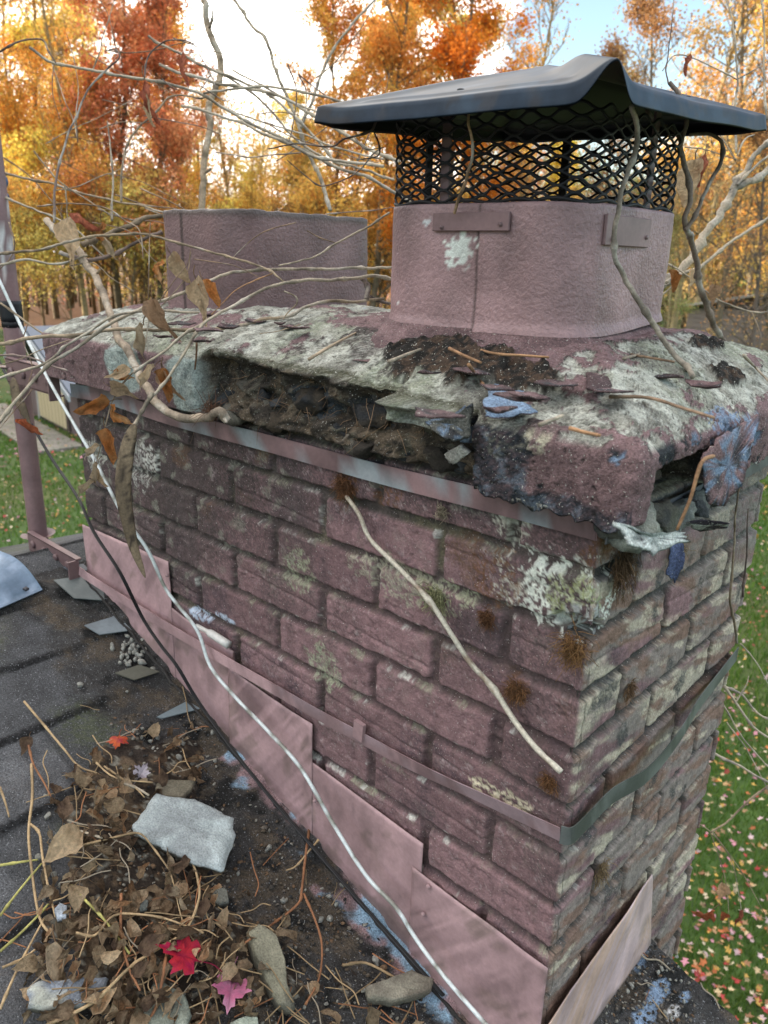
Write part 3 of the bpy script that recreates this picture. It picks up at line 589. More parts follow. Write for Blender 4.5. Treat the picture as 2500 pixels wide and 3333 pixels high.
# crumbled mortar, loose crown fragments and curled paint flakes
def rock(c, size, seed, colr, flat=1., m='stone', name='rubble', parent=None, facets=8, col2=None, rot=(0, 0, 0), sub=4, build=True, mb=None):
    import bmesh
    bm = bmesh.new(); bmesh.ops.create_icosphere(bm, subdivisions=sub, radius=1); V = np.array([v.co[:] for v in bm.verts]); F = [tuple(v.index for v in f.verts) for f in bm.faces]; bm.free()
    rs = np.random.RandomState(seed)
    for _ in range(facets):      # shear planes
        d = rs.randn(3); d /= np.linalg.norm(d); h = .45 + .35 * rs.rand(); s = V @ d; V = V - np.outer(np.maximum(s - h, 0), d)
    V = V * np.array(size) * 1.25; V = V @ np.array(Euler(rot).to_matrix()).T; V = V + np.array(c)
    nz = ((fbm(V, 30, 4, seed) - .5) * .55 + (fbm((V - np.array(c)) / max(size) * 1., 2.6, 4, seed + 7, .6) - .5) * .75)[:, None] * (V - np.array(c)); V = V + nz
    C2 = mixc(np.tile(V3(colr), (len(V), 1)), col2 if col2 is not None else V3(colr) * .6, ss(fbm(V, 40, 4, seed + 1), .42, .62))
    b = mb or MB(); b.add(V, F, C2)
    return b.build(name, M[m], parent, smooth=True) if build else None
b = MB(); rs = np.random.RandomState(5)
for i in range(34):
    t = rs.rand(); x = -.60 + .47 * t; y = -.012 + .02 * rs.rand(); z = .077 + .05 * rs.rand() ** 2; s = .006 + .012 * rs.rand() ** 2
    rock((x, y, z), (s * 1.5, s, s * .8), i, [(.04, .034, .028), (.09, .07, .05), (.05, .055, .06), (.13, .12, .10)][rs.randint(4)], mb=b, build=False, sub=3)
for dx, dy, s in [(680, 872, .022), (810, 893, .020), (560, 850, .013), (740, 930, .014)]:
    rock(ony(dx, dy, -.004), (s * 1.3, s * .7, s * .75), int(dx), (.030, .032, .036), mb=b, build=False, col2=V3([.06, .048, .036]))
b.build('rubble', M['stone'], chim)
b = MB()   # lump of mortar hanging at the near corner
for dx, dy, s, cc in [(1335, 1120, .021, (.10, .10, .09)), (1375, 1135, .026, (.14, .15, .13)), (1425, 1120, .024, (.11, .11, .09)), (1465, 1110, .02, (.16, .17, .16)), (1500, 1090, .018, (.13, .14, .13)), (1400, 1150, .019, (.30, .33, .31)), (1445, 1145, .015, (.22, .24, .23)), (1540, 1060, .018, (.1, .1, .09)), (1340, 1095, .016, (.08, .07, .06))]:
    rock(onx(dx, dy, .022 if dx > 1340 else .01), (s * .8, s * 1.2, s * .8), int(dx), cc, mb=b, build=False, col2=V3([.30, .31, .27]) if dx in (1375, 1465, 1400, 1445) else V3([.05, .055, .06]))
b.build('mortar_lump', M['stone'], chim)
def flake(name, pts, th, colf, colb, cat=None, sub=7, curl=0., seed=1):
    """thin torn paint flake from an outline; fan grid with ragged rim"""
    pts = np.array(pts, float); P = []
    n = len(pts)
    for i in range(n):
        for j in range(sub): P.append(pts[i] + (pts[(i + 1) % n] - pts[i]) * j / sub)
    P = np.array(P); c = pts.mean(0); nr = np.cross(pts[1] - pts[0], pts[2] - pts[0]); nr /= np.linalg.norm(nr) + 1e-9
    rings = [P]; P2 = P + (P - c) * ((fbm(P, 160, 4, seed, .7) - .5) * (.75 if sub < 9 else .38))[:, None]; rs_ = [1, .75, .5, .25]
    V = np.vstack([c + (P2 - c) * s + nr * curl * (s * s) for s in rs_] + [[c]]); V = V + nr * ((fbm(V, 60, 3, seed + 2) - .5) * .006)[:, None]
    m_ = len(P); F = []
    for k in range(3): F += [(k * m_ + i, k * m_ + (i + 1) % m_, (k + 1) * m_ + (i + 1) % m_, (k + 1) * m_ + i) for i in range(m_)]
    F += [(3 * m_ + i, 3 * m_ + (i + 1) % m_, 4 * m_) for i in range(m_)]
    N_ = len(V); W = np.vstack([V, V - nr * th]); F2 = F + [tuple(i + N_ for i in f[::-1]) for f in F] + [(i, i + N_, (i + 1) % m_ + N_, (i + 1) % m_) for i in range(m_)]
    cf = mixc(np.tile(V3(colf), (N_, 1)), colb, ss(fbm(V, 90, 5, seed + 4, .65), .50, .55)); cf = mixc(cf, [.05, .05, .055], ss(fbm(V, 70, 4, seed + 9), .58, .64)); cb = np.tile(V3(colb), (N_, 1)) if sub < 9 else cf; cc = np.vstack([cf, cb])
    b = MB(); b.add(W, F2, cc); return b.build(name, M['crown'], chim)
WH = V3([.62, .66, .64])
flake('paint_flake', [onx(1330, 1128, .075), onx(1400, 1150, .085), onx(1470, 1150, .08), onx(1490, 1165, .08), onx(1415, 1190, .09), onx(1360, 1172, .085)], .002, WH, [.3, .34, .33], seed=2)
flake('paint_flake', [onx(1478, 1130, .07), onx(1530, 1122, .085), onx(1572, 1132, .10), onx(1568, 1142, .09), onx(1510, 1150, .07)], .002, [.5, .54, .52], [.05, .04, .06], seed=4)
flake('paint_flake', [onx(1447, 1180, .045), onx(1472, 1165, .05), onx(1478, 1215, .06), onx(1455, 1260, .05), onx(1440, 1238, .045)], .002, [.04, .045, .07], [.10, .13, .24], seed=6)
flake('paint_flake', [onx(1512, 990, .058), onx(1560, 940, .064), onx(1640, 890, .062), onx(1620, 960, .075), onx(1600, 1040, .078), onx(1560, 1090, .07), onx(1535, 1085, .066), onx(1520, 1050, .06)], .002, PUR * 1.2, BLUE * .95, seed=8, sub=10)
flake('paint_flake', [ony(918, 912, -.075), ony(960, 895, -.08), ony(1020, 872, -.07), ony(1015, 935, -.07), ony(960, 945, -.08)], .003, BLUE * .8, [.12, .12, .11], seed=10)
flake('paint_flake', [ony(965, 975, -.06), ony(1000, 958, -.065), ony(1018, 975, -.062), ony(985, 998, -.06)], .006, [.10, .11, .12], [.3, .3, .27], seed=12)
flake('paint_flake', [onz(1040, 860, .175), onz(1070, 828, .18), onz(1140, 838, .178), onz(1120, 860, .172), onz(1165, 885, .168), onz(1100, 895, .163), onz(1050, 892, .165)], .002, PUR * 1.3, BLUE, seed=14, curl=.004)
flake('paint_flake', [onz(1268, 806, .195), onz(1340, 800, .195), onz(1335, 822, .19), onz(1290, 846, .187), onz(1266, 835, .19)], .002, PUR * 1.25, PUR * .5, seed=16, curl=.003)
rs = np.random.RandomState(8)
for i in range(34):    # small curled flakes scattered over the crown
    cx, cy = (rs.uniform(250, 1560), 0); cy = {0: rs.uniform(672, 760), 1: rs.uniform(760, 900)}[0 if cx < 900 else 1]
    if cx > 1300: cy = rs.uniform(740, 850)
    p = onz(cx, cy, .205 if cy < 720 else .188)
    if p[0] < -1.05 or p[1] > .54: continue
    a0 = rs.rand() * 6; k_ = rs.randint(4, 7); r_ = rs.uniform(.008, .022)
    flake('paint_flake', [p + [r_ * rs.uniform(.6, 1.2) * 1.3 * math.cos(a0 + q * 6.28 / k_), r_ * rs.uniform(.6, 1.2) * math.sin(a0 + q * 6.28 / k_), .003 * rs.rand()] for q in range(k_)], .0015, PUR * rs.uniform(.7, 1.25), PUR * .45, seed=100 + i, curl=.004 * rs.rand(), sub=4)

# ================================================================ chimney cap
cap = empty('chimney_cap', (-.255, .226, .364), 'dark navy hipped metal lid over a black diamond mesh cage on the near flue', 'chimney cap')
def lid():
    n = 121; u = np.linspace(-1, 1, n); U, Vv = np.meshgrid(u, u); U = U.ravel(); Vv = Vv.ravel()
    cx, cy, hx, hy = -.245, .221, .196, .201
    m = np.maximum(np.abs(U), np.abs(Vv)); dg = np.abs(np.abs(U) - np.abs(Vv))
    z = .4735 - .0065 * U + .012 * Vv + .052 * (1 - np.clip(m / .93, 0, 1))
    near = np.clip((U - Vv) / 2, 0, 1); z += (.004 + .013 * ss(near, .15, .6)) * np.exp(-(dg / (.075 + .05 * m)) ** 2) * ss(m, .0, .5)   # rolled hips, proudest at the near corner
    z -= .016 * np.clip((m - .93) / .07, 0, 1) * (1 - (1 - ss(dg, .0, .20)) * ss(near, .3, 1))                       # turned down lip
    z += .0026 * np.exp(-((m - .82) / .02) ** 2) * ss(dg, .12, .22)      # pressed bead along each side
    mm = np.where(m < .93, m * .985 / .93, .985 + (m - .93) / .07 * .015) / np.maximum(m, 1e-6)
    P = np.stack([cx + U * mm * hx, cy + Vv * mm * hy, z], 1); P[:, 2] += (fbm(P, 8, 2, 3) - .5) * .004
    c = mixc(np.tile(V3([.014, .026, .044]), (len(P), 1)), [.034, .054, .080], ss(fbm(P * [1, 1, 1], 16, 4, 6), .45, .7) * .8)
    c = mixc(c, [.03, .035, .045], ss(fbm(P, 40, 3, 9), .55, .7))
    for dx, dy, r_, st in [(1371, 193, .010, (1, 1.6, 1)), (1420, 228, .006, (1, 3, 1)), (1437, 232, .005, (1, 2, 1))]:
        c = mixc(c, [.42, .45, .44], blob(P, onz(dx, dy, .475), r_, .6, sc=200, stretch=st))
    b = MB(); N_ = n * n; F = [(j * n + i, j * n + i + 1, (j + 1) * n + i + 1, (j + 1) * n + i) for j in range(n - 1) for i in range(n - 1)]
    W = np.vstack([P, P - [0, 0, .0022]]); F2 = F + [tuple(i + N_ for i in f[::-1]) for f in F]
    rim = [i for i in range(n)] + [j * n + n - 1 for j in range(1, n)] + [(n - 1) * n + i for i in range(n - 2, -1, -1)] + [j * n for j in range(n - 2, 0, -1)]
    F2 += [(rim[i], rim[i] + N_, rim[(i + 1) % len(rim)] + N_, rim[(i + 1) % len(rim)]) for i in range(len(rim))]
    b.add(W, F2, np.vstack([c, c * .12])); o = b.build('lid', M['lid'], cap)  # underside shade put into the colour to offset bounced light
    for u_, v_ in [(-.05, -.72), (.72, .3)]:
        i_ = int((v_ + 1) / 2 * (n - 1)) * n + int((u_ + 1) / 2 * (n - 1)); b = MB(); b.tube([P[i_] - [0, 0, .004], P[i_] + [0, 0, .0014], P[i_] + [0, 0, .002]], [.0045, .0042, .003], 10, (.02, .025, .03)); b.build('screw', M['steel'], o)
lid()
def screen():
    R4 = rrect(-.398, -.112, .092, .360, .05, .003); L_ = np.linalg.norm(np.roll(R4[:, :2], -1, 0) - R4[:, :2], axis=1); S_ = np.concatenate([[0], np.cumsum(L_)]); tot = S_[-1]
    def pos(s):
        s = s % tot; i = np.searchsorted(S_, s, 'right') - 1; i = min(i, len(R4) - 1); t = (s - S_[i]) / L_[i]; a = R4[i]; c = R4[(i + 1) % len(R4)]; q = a + (c - a) * t; return q
    b = MB(); nd = 27; w_ = tot / nd; hh = .0073; rows = 13; z0 = .362
    for r_ in range(rows):
        pts = []; q_ = 8
        for k in range(nd * q_):
            ph = k / q_ + (.5 if r_ % 2 else 0); s = k / q_ * w_; f = abs((ph % 1) - .5) * 2; f = ss(f, .06, .94)
            z = z0 + .003 + hh * (r_ + 0.0) + hh * f
            p = pos(s); jit = .003 * (vn(np.array([[p[0], p[1], z]]), 60, 5)[0] - .5)
            pts.append((p[0] + p[2] * jit, p[1] + p[3] * jit, z + jit))
        pts = np.array(pts + pts[:1]); b.tube(pts, .00135, 5, (.012, .012, .014), cap=False, flat=1.3)
    for zz in (z0 + .003,): b.tube(np.array([(pos(s)[0], pos(s)[1], zz + .002 * math.sin(s * 90)) for s in np.linspace(0, tot, 240)]), .0022, 5, (.012, .012, .014))
    b.build('mesh_cage', M['black'], cap)
screen()
def post(x, y, nx, ny, purple):
    b = MB(); c = PUR * .9 if purple else (.012, .012, .013)
    w_ = .0125; sx, sy = (abs(ny) * w_ + abs(nx) * .003), (abs(nx) * w_ + abs(ny) * .003)
    b.box((x, y, .41), (sx, sy, .12), col=c); return b.build('post', M['paintmetal' if purple else 'black'], cap, False)
post(-.298, .099, 0, -1, True); post(-.119, .262, 1, 0, True); post(-.30, .372, 0, 1, False); post(-.408, .2, -1, 0, False)
def plate(p0, p1, nrm, th, name='clamp_plate'):
    p0, p1 = V3(p0), V3(p1); nrm = V3(nrm); b = MB(); c = (p0 + p1) / 2; d = np.abs(p1 - p0) + np.abs(nrm) * th
    b.box(c + nrm * (th / 2), d, col=PUR * 1.1); o = b.build(name, M['paintmetal'], cap, False)
    md = o.modifiers.new('bevel', 'BEVEL'); md.width = .0008
    b = MB(); u = np.cross(nrm, [0, 0, 1.]); w_ = abs((p1 - p0) @ u)
    for s in ((-.4, -.15), (.36, -.3)) if w_ > .05 else ((.3, -.3),):
        q = c + u * s[0] * w_ + V3([0, 0, s[1] * abs(p1[2] - p0[2])]); b = MB(); b.tube([q, q + nrm * (th + .002)], .0025, 8, PUR * .8); b.build('screw', M['paintmetal'], o)
    return o
pa, pb = ony(937, 460, .084), ony(1100, 499, .084); plate((pa[0], .086, pa[2]), (pb[0], .086, pb[2]), (0, -1, 0), .004)
pa, pb = onx(1310, 462, -.106), onx(1398, 535, -.106); plate((-.108, pa[1], pa[2]), (-.108, pb[1], pb[2]), (1, 0, 0), .004)
bpy.context.view_layer.update()
#@@PART2
# ================================================================ antenna mast and straps
mast = empty('antenna_mast', (-1.335, 0, -.353), 'purple painted antenna pole taped and bracketed to the far end of the chimney', 'antenna mast')
b = MB(); zz = np.linspace(-.37, .60, 40); Pm = np.stack([-1.333 + 0 * zz, 0 * zz, zz], 1); b.tube(Pm, .0195, 20, PUR * 1.1)
V = b.v[0]; cc = mixc(np.tile(PUR * 1.12, (len(V), 1)), [.5, .47, .47], ss(fbm(V * [1, 1, .35], 60, 3, 5), .62, .68) * (V[:, 2] > .1)); cc = mixc(cc, [.55, .55, .55], (np.abs(V[:, 2] - .30) < .03) * ss(fbm(V, 90, 3, 2), .4, .5)); b.c[0] = cc
b.build('pole', M['paintmetal'], mast)
b = MB(); b.tube(np.array([(-1.333, 0, z) for z in np.linspace(.158, .198, 6)]), .0215, 20, (.015, .017, .022), rough=.04); b.tube([(-1.333, 0, .145), (-1.333, 0, .158)], .0205, 16, (.012, .013, .016), rough=.1)
b.build('tape', M['cable'], mast)
b = MB(); b.tube(spline([at(0, 372, 1.58), at(8, 378, 1.58), at(14, 392, 1.58), at(10, 408, 1.58), at(18, 425, 1.58)], 4), .006, 6, (.05, .10, .20), flat=.3); b.build('torn_tape', M['cable'], mast)
def bracket(z, x_end, h):
    b = MB(); b.box(((-1.333 + x_end) / 2 + .01, -.028, z), (x_end + 1.333 - .01, .004, h), col=PUR * .95)
    b.box(((-1.333 + x_end) / 2 + .01, -.024, z + h / 2), (x_end + 1.333 - .01, .012, .003), col=PUR * .9); b.box(((-1.333 + x_end) / 2 + .01, -.024, z - h / 2), (x_end + 1.333 - .01, .012, .003), col=PUR * .9)
    b.box((x_end + .004, -.036, z - .004), (.004, .022, h * 1.15), col=PUR); b.tube([(-1.333 + .021 * math.cos(a), .021 * math.sin(a), z) for a in np.linspace(-2.6, 2.6, 14)], h * .42, 6, PUR * .9, flat=.12)
    o = b.build('bracket', M['paintmetal'], mast, False)
    for x in np.linspace(-1.29, x_end - .03, 4):
        c = MB(); c.tube([(x, -.030, z), (x, -.0345, z), (x, -.036, z)], [.0085, .0082, .005], 12, PUR * .85); c.build('bolt', M['paintmetal'], o)
bracket(.062, -1.10, .048); bracket(-.312, -1.10, .040)
def strap(pts, wd, colr, name='strap', tw=None, seed=1, nrm=(0, -1, 0), th=.0012):
    P = spline(pts, 10); n = len(P); V = []
    T = np.gradient(P, axis=0); T /= np.linalg.norm(T, axis=1)[:, None]; nr = V3(nrm)
    if tw is None: tw = np.zeros(n)
    else: tw = np.interp(np.linspace(0, 1, n), np.linspace(0, 1, len(tw)), tw)
    for p, t, a in zip(P, T, tw):
        up = V3([0, 0, 1]) * math.cos(a) + nr * math.sin(a); up -= t * (up @ t); up /= np.linalg.norm(up); q = np.cross(t, up)
        V += [p + up * wd / 2 + q * th / 2, p - up * wd / 2 + q * th / 2, p - up * wd / 2 - q * th / 2, p + up * wd / 2 - q * th / 2]
    V = np.array(V); F = [(i * 4 + j, i * 4 + (j + 1) % 4, (i + 1) * 4 + (j + 1) % 4, (i + 1) * 4 + j) for i in range(n - 1) for j in range(4)] + [(3, 2, 1, 0), tuple((n - 1) * 4 + j for j in range(4))]
    c = mixc(np.tile(V3(colr[0]), (len(V), 1)), colr[1], ss(fbm(V, 34, 4, seed), .46, .56)); 
    if len(colr) > 2: c = mixc(c, colr[2], ss(fbm(V, 20, 4, seed + 5), .56, .62))
    b = MB(); b.add(V, F, c); return b.build(name, M['paintmetal'], mast, False)
GREY = V3([.26, .28, .28])
strap([(-1.08, -.012, .050), (-.94, -.014, .056), (-.75, -.012, .050), (-.5, -.008, .050), (-.29, -.008, .050), (-.12, -.010, .054), (-.012, -.012, .056), (.0, -.013, .056)], .025, (PUR * 1.3, PUR * .85, V3([.25, .28, .30])), seed=3)
strap([(.011, -.012, .056), (.013, .05, .05), (.012, .2, .045), (.011, .5, .05)], .026, ([.10, .10, .11], GREY), seed=4, nrm=(1, 0, 0))
z_ = lambda s: (s)
strap([(-1.085, -.030, -.312), (-1.04, -.024, -.322), (-.80, -.022, -.330), (-.625, -.021, -.331), (-.50, -.017, -.334)], .019, (PURL * .95, PURL * 1.25), seed=6)
strap([(-.50, -.017, -.334), (-.40, -.012, -.338), (-.32, -.010, -.337), (-.22, -.009, -.334), (-.12, -.008, -.325), (-.002, -.008, -.313)], .019, (PURL * .62, PURL * .95, PURL * .8 + [0, .02, .03]), seed=7, tw=[0, 0, 0, .3, .1])
strap([(-.002, -.008, -.313), (.008, .000, -.313), (.012, .03, -.308), (.016, .08, -.300), (.028, .15, -.301), (.028, .24, -.292), (.018, .33, -.288), (.012, .42, -.286), (.006, .52, -.284)], .024, ([.06, .068, .064], [.11, .122, .118]), seed=8, nrm=(1, 0, 0))
b = MB(); b.box(ony(776, 1578, -.012), (.018, .006, .028), (0, .1, 0), PURL * .8); b.build('strap_clip', M['paintmetal'], mast, False)

# ================================================================ cables
def px(pts, d=None):
    """measured outline points: (x, y, depth) along the camera's axis"""
    kn = [(i, p[2]) for i, p in enumerate(pts) if len(p) > 2] or [(0, d)]
    ds = np.interp(range(len(pts)), [k[0] for k in kn], [k[1] for k in kn])
    return [at(p[0], p[1], q) for p, q in zip(pts, ds)]
def depth_of(p): return float((CAM - np.array(p)) @ CR[:, 2])
def dy_(x, y, Y): return (x, y, depth_of(ony(x, y, Y)))
def dx_(x, y, X): return (x, y, depth_of(onx(x, y, X)))
def dz_(x, y, Z): return (x, y, depth_of(onz(x, y, Z)))
def dr_(x, y, h): return (x, y, depth_of(onroof(x, y, h)))
b = MB(); P = spline(px([(-20, 560, 1.52), (0, 608, 1.5), (30, 672, 1.5), (70, 755, 1.46), (130, 865, 1.36), (200, 985, 1.3), (262, 1105, 1.27), dy_(320, 1190, -.06), dy_(360, 1275, -.045), dy_(425, 1360, -.035), dy_(455, 1440, -.035), dy_(512, 1510, -.035), dy_(580, 1580, -.035), dy_(650, 1660, -.035), dy_(720, 1780, -.04), dy_(790, 1890, -.04), dy_(855, 1960, -.04), dy_(900, 2030, -.04), dy_(960, 2110, -.045), dy_(1060, 2225, -.05)]), 8)
b.tube(P, .0029, 8, (.62, .66, .66), rough=.06); V = b.v[0]; b.c[0] = mixc(np.tile(V3([.62, .67, .68]), (len(V), 1)), [.25, .25, .22], ss(fbm(V, 60, 4, 3), .56, .66))
o = b.build('cable', M['cable']); tag(o, 'chalky white coaxial cable hanging from the taped pole down across the flashing', 'cable')
b = MB(); P = spline(px([(-20, 745, 1.75), (10, 800, 1.72), (50, 880, 1.66), (110, 985, 1.6), (170, 1075, 1.52), (205, 1150, 1.44), (260, 1235, 1.37), dy_(310, 1335, -.03), dy_(350, 1395, -.03), dy_(385, 1440, -.032), dr_(440, 1530, .03), dr_(560, 1690, .03), dr_(760, 1925, .028), dr_(960, 2150, .026)]), 8)
for o_ in (0, .0034): b.tube(P + [0, -o_, o_ * .4], .0019, 6, (.02, .02, .022))
o = b.build('cable', M['cable']); tag(o, 'black twin cable slanting from behind the pole to the foot of the flashing', 'cable')

# ================================================================ vines
TAN, PALE, DARK, ORG, BRN = V3([.31, .24, .165]), V3([.40, .34, .26]), V3([.10, .075, .065]), V3([.30, .17, .09]), V3([.22, .15, .10])
def stem(parent, pts, rpx, colr, col2=None, taper=.55, d=None, node=True, n=10, name='stem'):
    pts = [tuple(p) for p in pts]; P = spline(px(pts, d), n); dd = np.array([depth_of(p) for p in P])
    r = rpx * (.8 if rpx < 6 else .95) * K / FP * dd * np.linspace(1, taper, len(P)) * (1 + .12 * (vn(P, 40, 3) - .5))
    nz_ = np.stack([vn(P, 25, 7) - .5, vn(P, 25, 8) - .5, vn(P, 25, 9) - .5], 1) * min(.012, float(r.mean()) * 2.5); P = P + nz_ + np.stack([vn(P, 90, 17) - .5, vn(P, 90, 18) - .5, vn(P, 90, 19) - .5], 1) * float(r.mean()) * .9
    if node:
        L_ = np.concatenate([[0], np.cumsum(np.linalg.norm(np.diff(P, axis=0), axis=1))]); r = r * (1 + .55 * np.exp(-(((L_ + .02) % .085 - .042) / .0045) ** 2))
    colr = V3(colr); col2 = colr * .5 if col2 is None else col2; b = MB(); b.tube(P, r, 7, colr, rough=.16); V = b.v[0]
    b.c[0] = mixc(np.tile(V3(colr), (len(V), 1)), col2, ss(fbm(V, 45, 4, 5), .46, .62)); b.c[0] = mixc(b.c[0], [.50, .47, .41], ss(fbm(V, 28, 3, 9), .60, .68) * .5)
    return b.build(name, M['vine'], parent)
def leafmesh(seed, L_=1., W_=.55, curl=1., lobes=0, base=(.33, .2, .11), back=(.5, .38, .24), nu=9, nv=11):
    rs = np.random.RandomState(seed); V = []; F = []; C = []
    cu, cv, tw = curl * rs.uniform(.8, 2.2), curl * rs.uniform(.3, 1.4), rs.uniform(-.5, .5) * curl
    for j in range(nv):
        t = j / (nv - 1); w_ = W_ * (math.sin(math.pi * min(1, t * 1.02) ** .75) ** .85 + .01) * (1 - .12 * t) * (1 + (.28 * abs(math.sin(t * math.pi * lobes)) - .14 if lobes else 0))
        for i in range(nu):
            s = (i / (nu - 1) - .5) * 2; x = s * w_ * .5; a = s * cu * .6
            z = abs(s) ** 1.4 * w_ * .5 * math.sin(cu) * .9 + .0; xx = x * math.cos(min(1.2, abs(a))); y = t * L_
            yb, zb = (math.sin(cv * t) / max(cv, .05)) * L_, (1 - math.cos(cv * t)) / max(cv, .05) * L_
            ca, sa = math.cos(tw * t * 2), math.sin(tw * t * 2); X, Z = xx * ca - z * sa, xx * sa + z * ca
            V.append([X, yb - Z * math.sin(cv * t) * .6, -zb + Z * math.cos(cv * t) * .9]); vein = abs(s) < .13 or abs((t * 7 + abs(s) * 1.6) % 1 - .5) < .08
            f = .85 if vein else 1.0; C.append([base[k] * f for k in range(3)])
    V = np.array(V) + (np.stack([vn(np.array(V), 5, seed), vn(np.array(V), 5, seed + 1), vn(np.array(V), 5, seed + 2)], 1) - .5) * .22 * curl + (np.stack([vn(np.array(V), 13, seed), vn(np.array(V), 13, seed + 1), vn(np.array(V), 9, seed + 2)], 1) - .5) * .07
    for j in range(nv - 1):
        for i in range(nu - 1): F.append((j * nu + i, j * nu + i + 1, (j + 1) * nu + i + 1, (j + 1) * nu + i))
    C = np.array(C); C = mixc(C, back, ss(fbm(V, 3, 3, seed + 4), .42, .62) * .9)
    b = MB(); b.add(V, F, C); P = [V[nu // 2], V[nu // 2] + [.02, -.14, .03], V[nu // 2] + [.0, -.3, .0]]; b.tube(spline(P, 3), .014, 4, (.2, .13, .08)); me = b.data('leaf')
    me.polygons.foreach_set('use_smooth', np.ones(len(me.polygons), bool)); return me
VL = []
for i in range(8):
    me = leafmesh(40 + i, W_=.62, curl=[1.1, .9, 1.3, .7, 1.2, 1., 1.4, .8][i], base=[(.44, .17, .05), (.50, .38, .25), (.34, .09, .04), (.48, .36, .23), (.27, .08, .05), (.50, .39, .26), (.50, .20, .06), (.44, .28, .17)][i], back=[(.40, .20, .08), (.42, .31, .20), (.3, .10, .05), (.36, .24, .14), (.34, .12, .07), (.56, .46, .33), (.50, .30, .15), (.45, .3, .2)][i])
    cl = np.empty(len(me.vertices) * 4, np.float32); me.color_attributes['Col'].data.foreach_get('color', cl); cl *= 1.35; me.color_attributes['Col'].data.foreach_set('color', cl)
    me.materials.append(M['leaf']); VL.append(me)
def vleaf(parent, x, y, d, lpx, ang, k, tip=0, roll=0, label=None):
    lpx = lpx * 1.12; roll = roll * .6
    """leaf whose stalk is at (x, y); ang = direction of its tip in the picture, degrees clockwise from straight down"""
    s = lpx * K / FP * d; a = R(ang); dn = CR @ V3([-math.sin(a), -math.cos(a), 0]); out = CR @ V3([0, 0, 1.]); dn = dn + out * tip; dn /= np.linalg.norm(dn)
    xa = np.cross(dn, out); xa /= np.linalg.norm(xa); za = np.cross(xa, dn); Rm = Matrix(np.stack([xa, dn, za], 1).tolist()) @ Matrix.Rotation(roll, 3, 'Y')
    o = bpy.data.objects.new('leaf', VL[k % len(VL)]); COL.objects.link(o); m4 = Rm.to_4x4(); p = at(x, y, d)
    o.matrix_world = Matrix.Translation(p) @ m4 @ Matrix.Scale(s, 4)
    if parent is not None: o.parent = parent; o.matrix_parent_inverse = Matrix.Translation(-parent.location)
    if label: o['label'] = label
    return o
def vine(name, label, loc): return empty(name, loc, label, 'vine', 'dead vine stems round the chimney')

v = vine('vine', 'stout bare vine stem rising behind the far flue to the photo top', at(437, 447, 1.85))
stem(v, [(437, 460, 1.85), (440, 400), (443, 350), (450, 290), (452, 230), (463, 188), (472, 150), (465, 110), (452, 60), (440, 0), (432, -40)], 7.5, TAN, taper=.9, node=False); stem(v, [(443, 372, 1.84), (452, 368), (456, 362)], 5, TAN * .6); stem(v, [(455, 62, 1.84), (462, 40), (460, 24)], 4, TAN * .6)
v = vine('vine', 'long thin grey vine arching from the top centre down behind the far flue right end', at(712, 447, 1.85))
stem(v, [(714, 455, 1.85), (695, 390), (670, 340), (655, 300), (645, 270), (620, 205), (600, 160), (578, 95), (540, 42), (503, -5)], 5.5, PALE * .9, taper=.7)
v = vine('vine', 'single slender vine sloping up to the right toward the sky gap left of the lid', at(655, 265, 1.7))
stem(v, [(652, 278, 1.7), (672, 220), (688, 180), (702, 135), (727, 95), (770, 42), (812, -8)], 4, PALE * .85, taper=.7)
v = vine('vine', 'bundle of long vine stems sloping from the upper left to the cage', at(700, 330, 1.5))
for pts, r_ in [([(66, 104, 1.35), (120, 135), (250, 160), (350, 180), (435, 206), (500, 242), (600, 297), (720, 357, 1.5), (790, 382), (840, 408), (900, 440, 1.55)], 4.5),
                ([(343, 138, 1.5), (400, 160), (470, 181), (560, 193), (640, 226), (705, 268), (800, 322), (860, 352)], 4.5), ([(394, 228, 1.4), (440, 240), (520, 265), (600, 300), (700, 342), (830, 362)], 4.2),
                ([(440, 203, 1.42), (500, 192), (560, 187), (640, 195), (715, 215), (770, 235)], 3.6), ([(320, 78, 1.55), (375, 108), (450, 150), (560, 192), (610, 228), (655, 272), (700, 318), (722, 350)], 4),
                ([(470, 150, 1.6), (560, 215), (640, 300), (715, 345), (790, 365), (850, 390)], 3.5), ([(500, 150, 1.5), (560, 180), (620, 215), (700, 250), (760, 300), (830, 340)], 3.), ([(480, 232, 1.5), (560, 262), (650, 287), (720, 318), (830, 345)], 2.6), ([(465, 330, 1.45), (530, 338), (590, 334), (650, 330)], 2.)]: stem(v, pts[::-1], r_, PALE, taper=.8)
for pts, r_ in [([(622, 137, 1.45), (640, 195), (636, 260), (624, 312)], 2.2), ([(646, 162, 1.45), (662, 205), (656, 265)], 2), ([(645, 160, 1.45), (700, 205), (740, 220)], 1.8), ([(455, 100 + 60, 1.4), (440, 185), (432, 195)], 1.8), ([(560, 247, 1.4), (610, 243), (690, 262)], 1.3), ([(434, 186, 1.4), (470, 210), (488, 217), (530, 208)], 1.6), ([(350, 172, 1.4), (372, 190), (385, 196)], 1.8)]: stem(v, pts, r_, DARK * 1.6, taper=.6, node=False)
vleaf(v, 395, 115, 1.38, 62, 0, 4, roll=.9); vleaf(v, 313, 176, 1.36, 85, -8, 4, roll=1.0); vleaf(v, 322, 205, 1.36, 60, 5, 3, roll=1.4)
v = vine('vine', 'thin dark curling tendril stems standing over the left of the crown, hooked at their tips', at(120, 470, 1.35))
stem(v, [(118, 480, 1.35), (124, 370), (148, 290), (170, 240), (192, 190), (218, 162), (255, 128), (256, 112), (245, 106), (235, 107)], 3.4, DARK * 1.7, taper=.45)
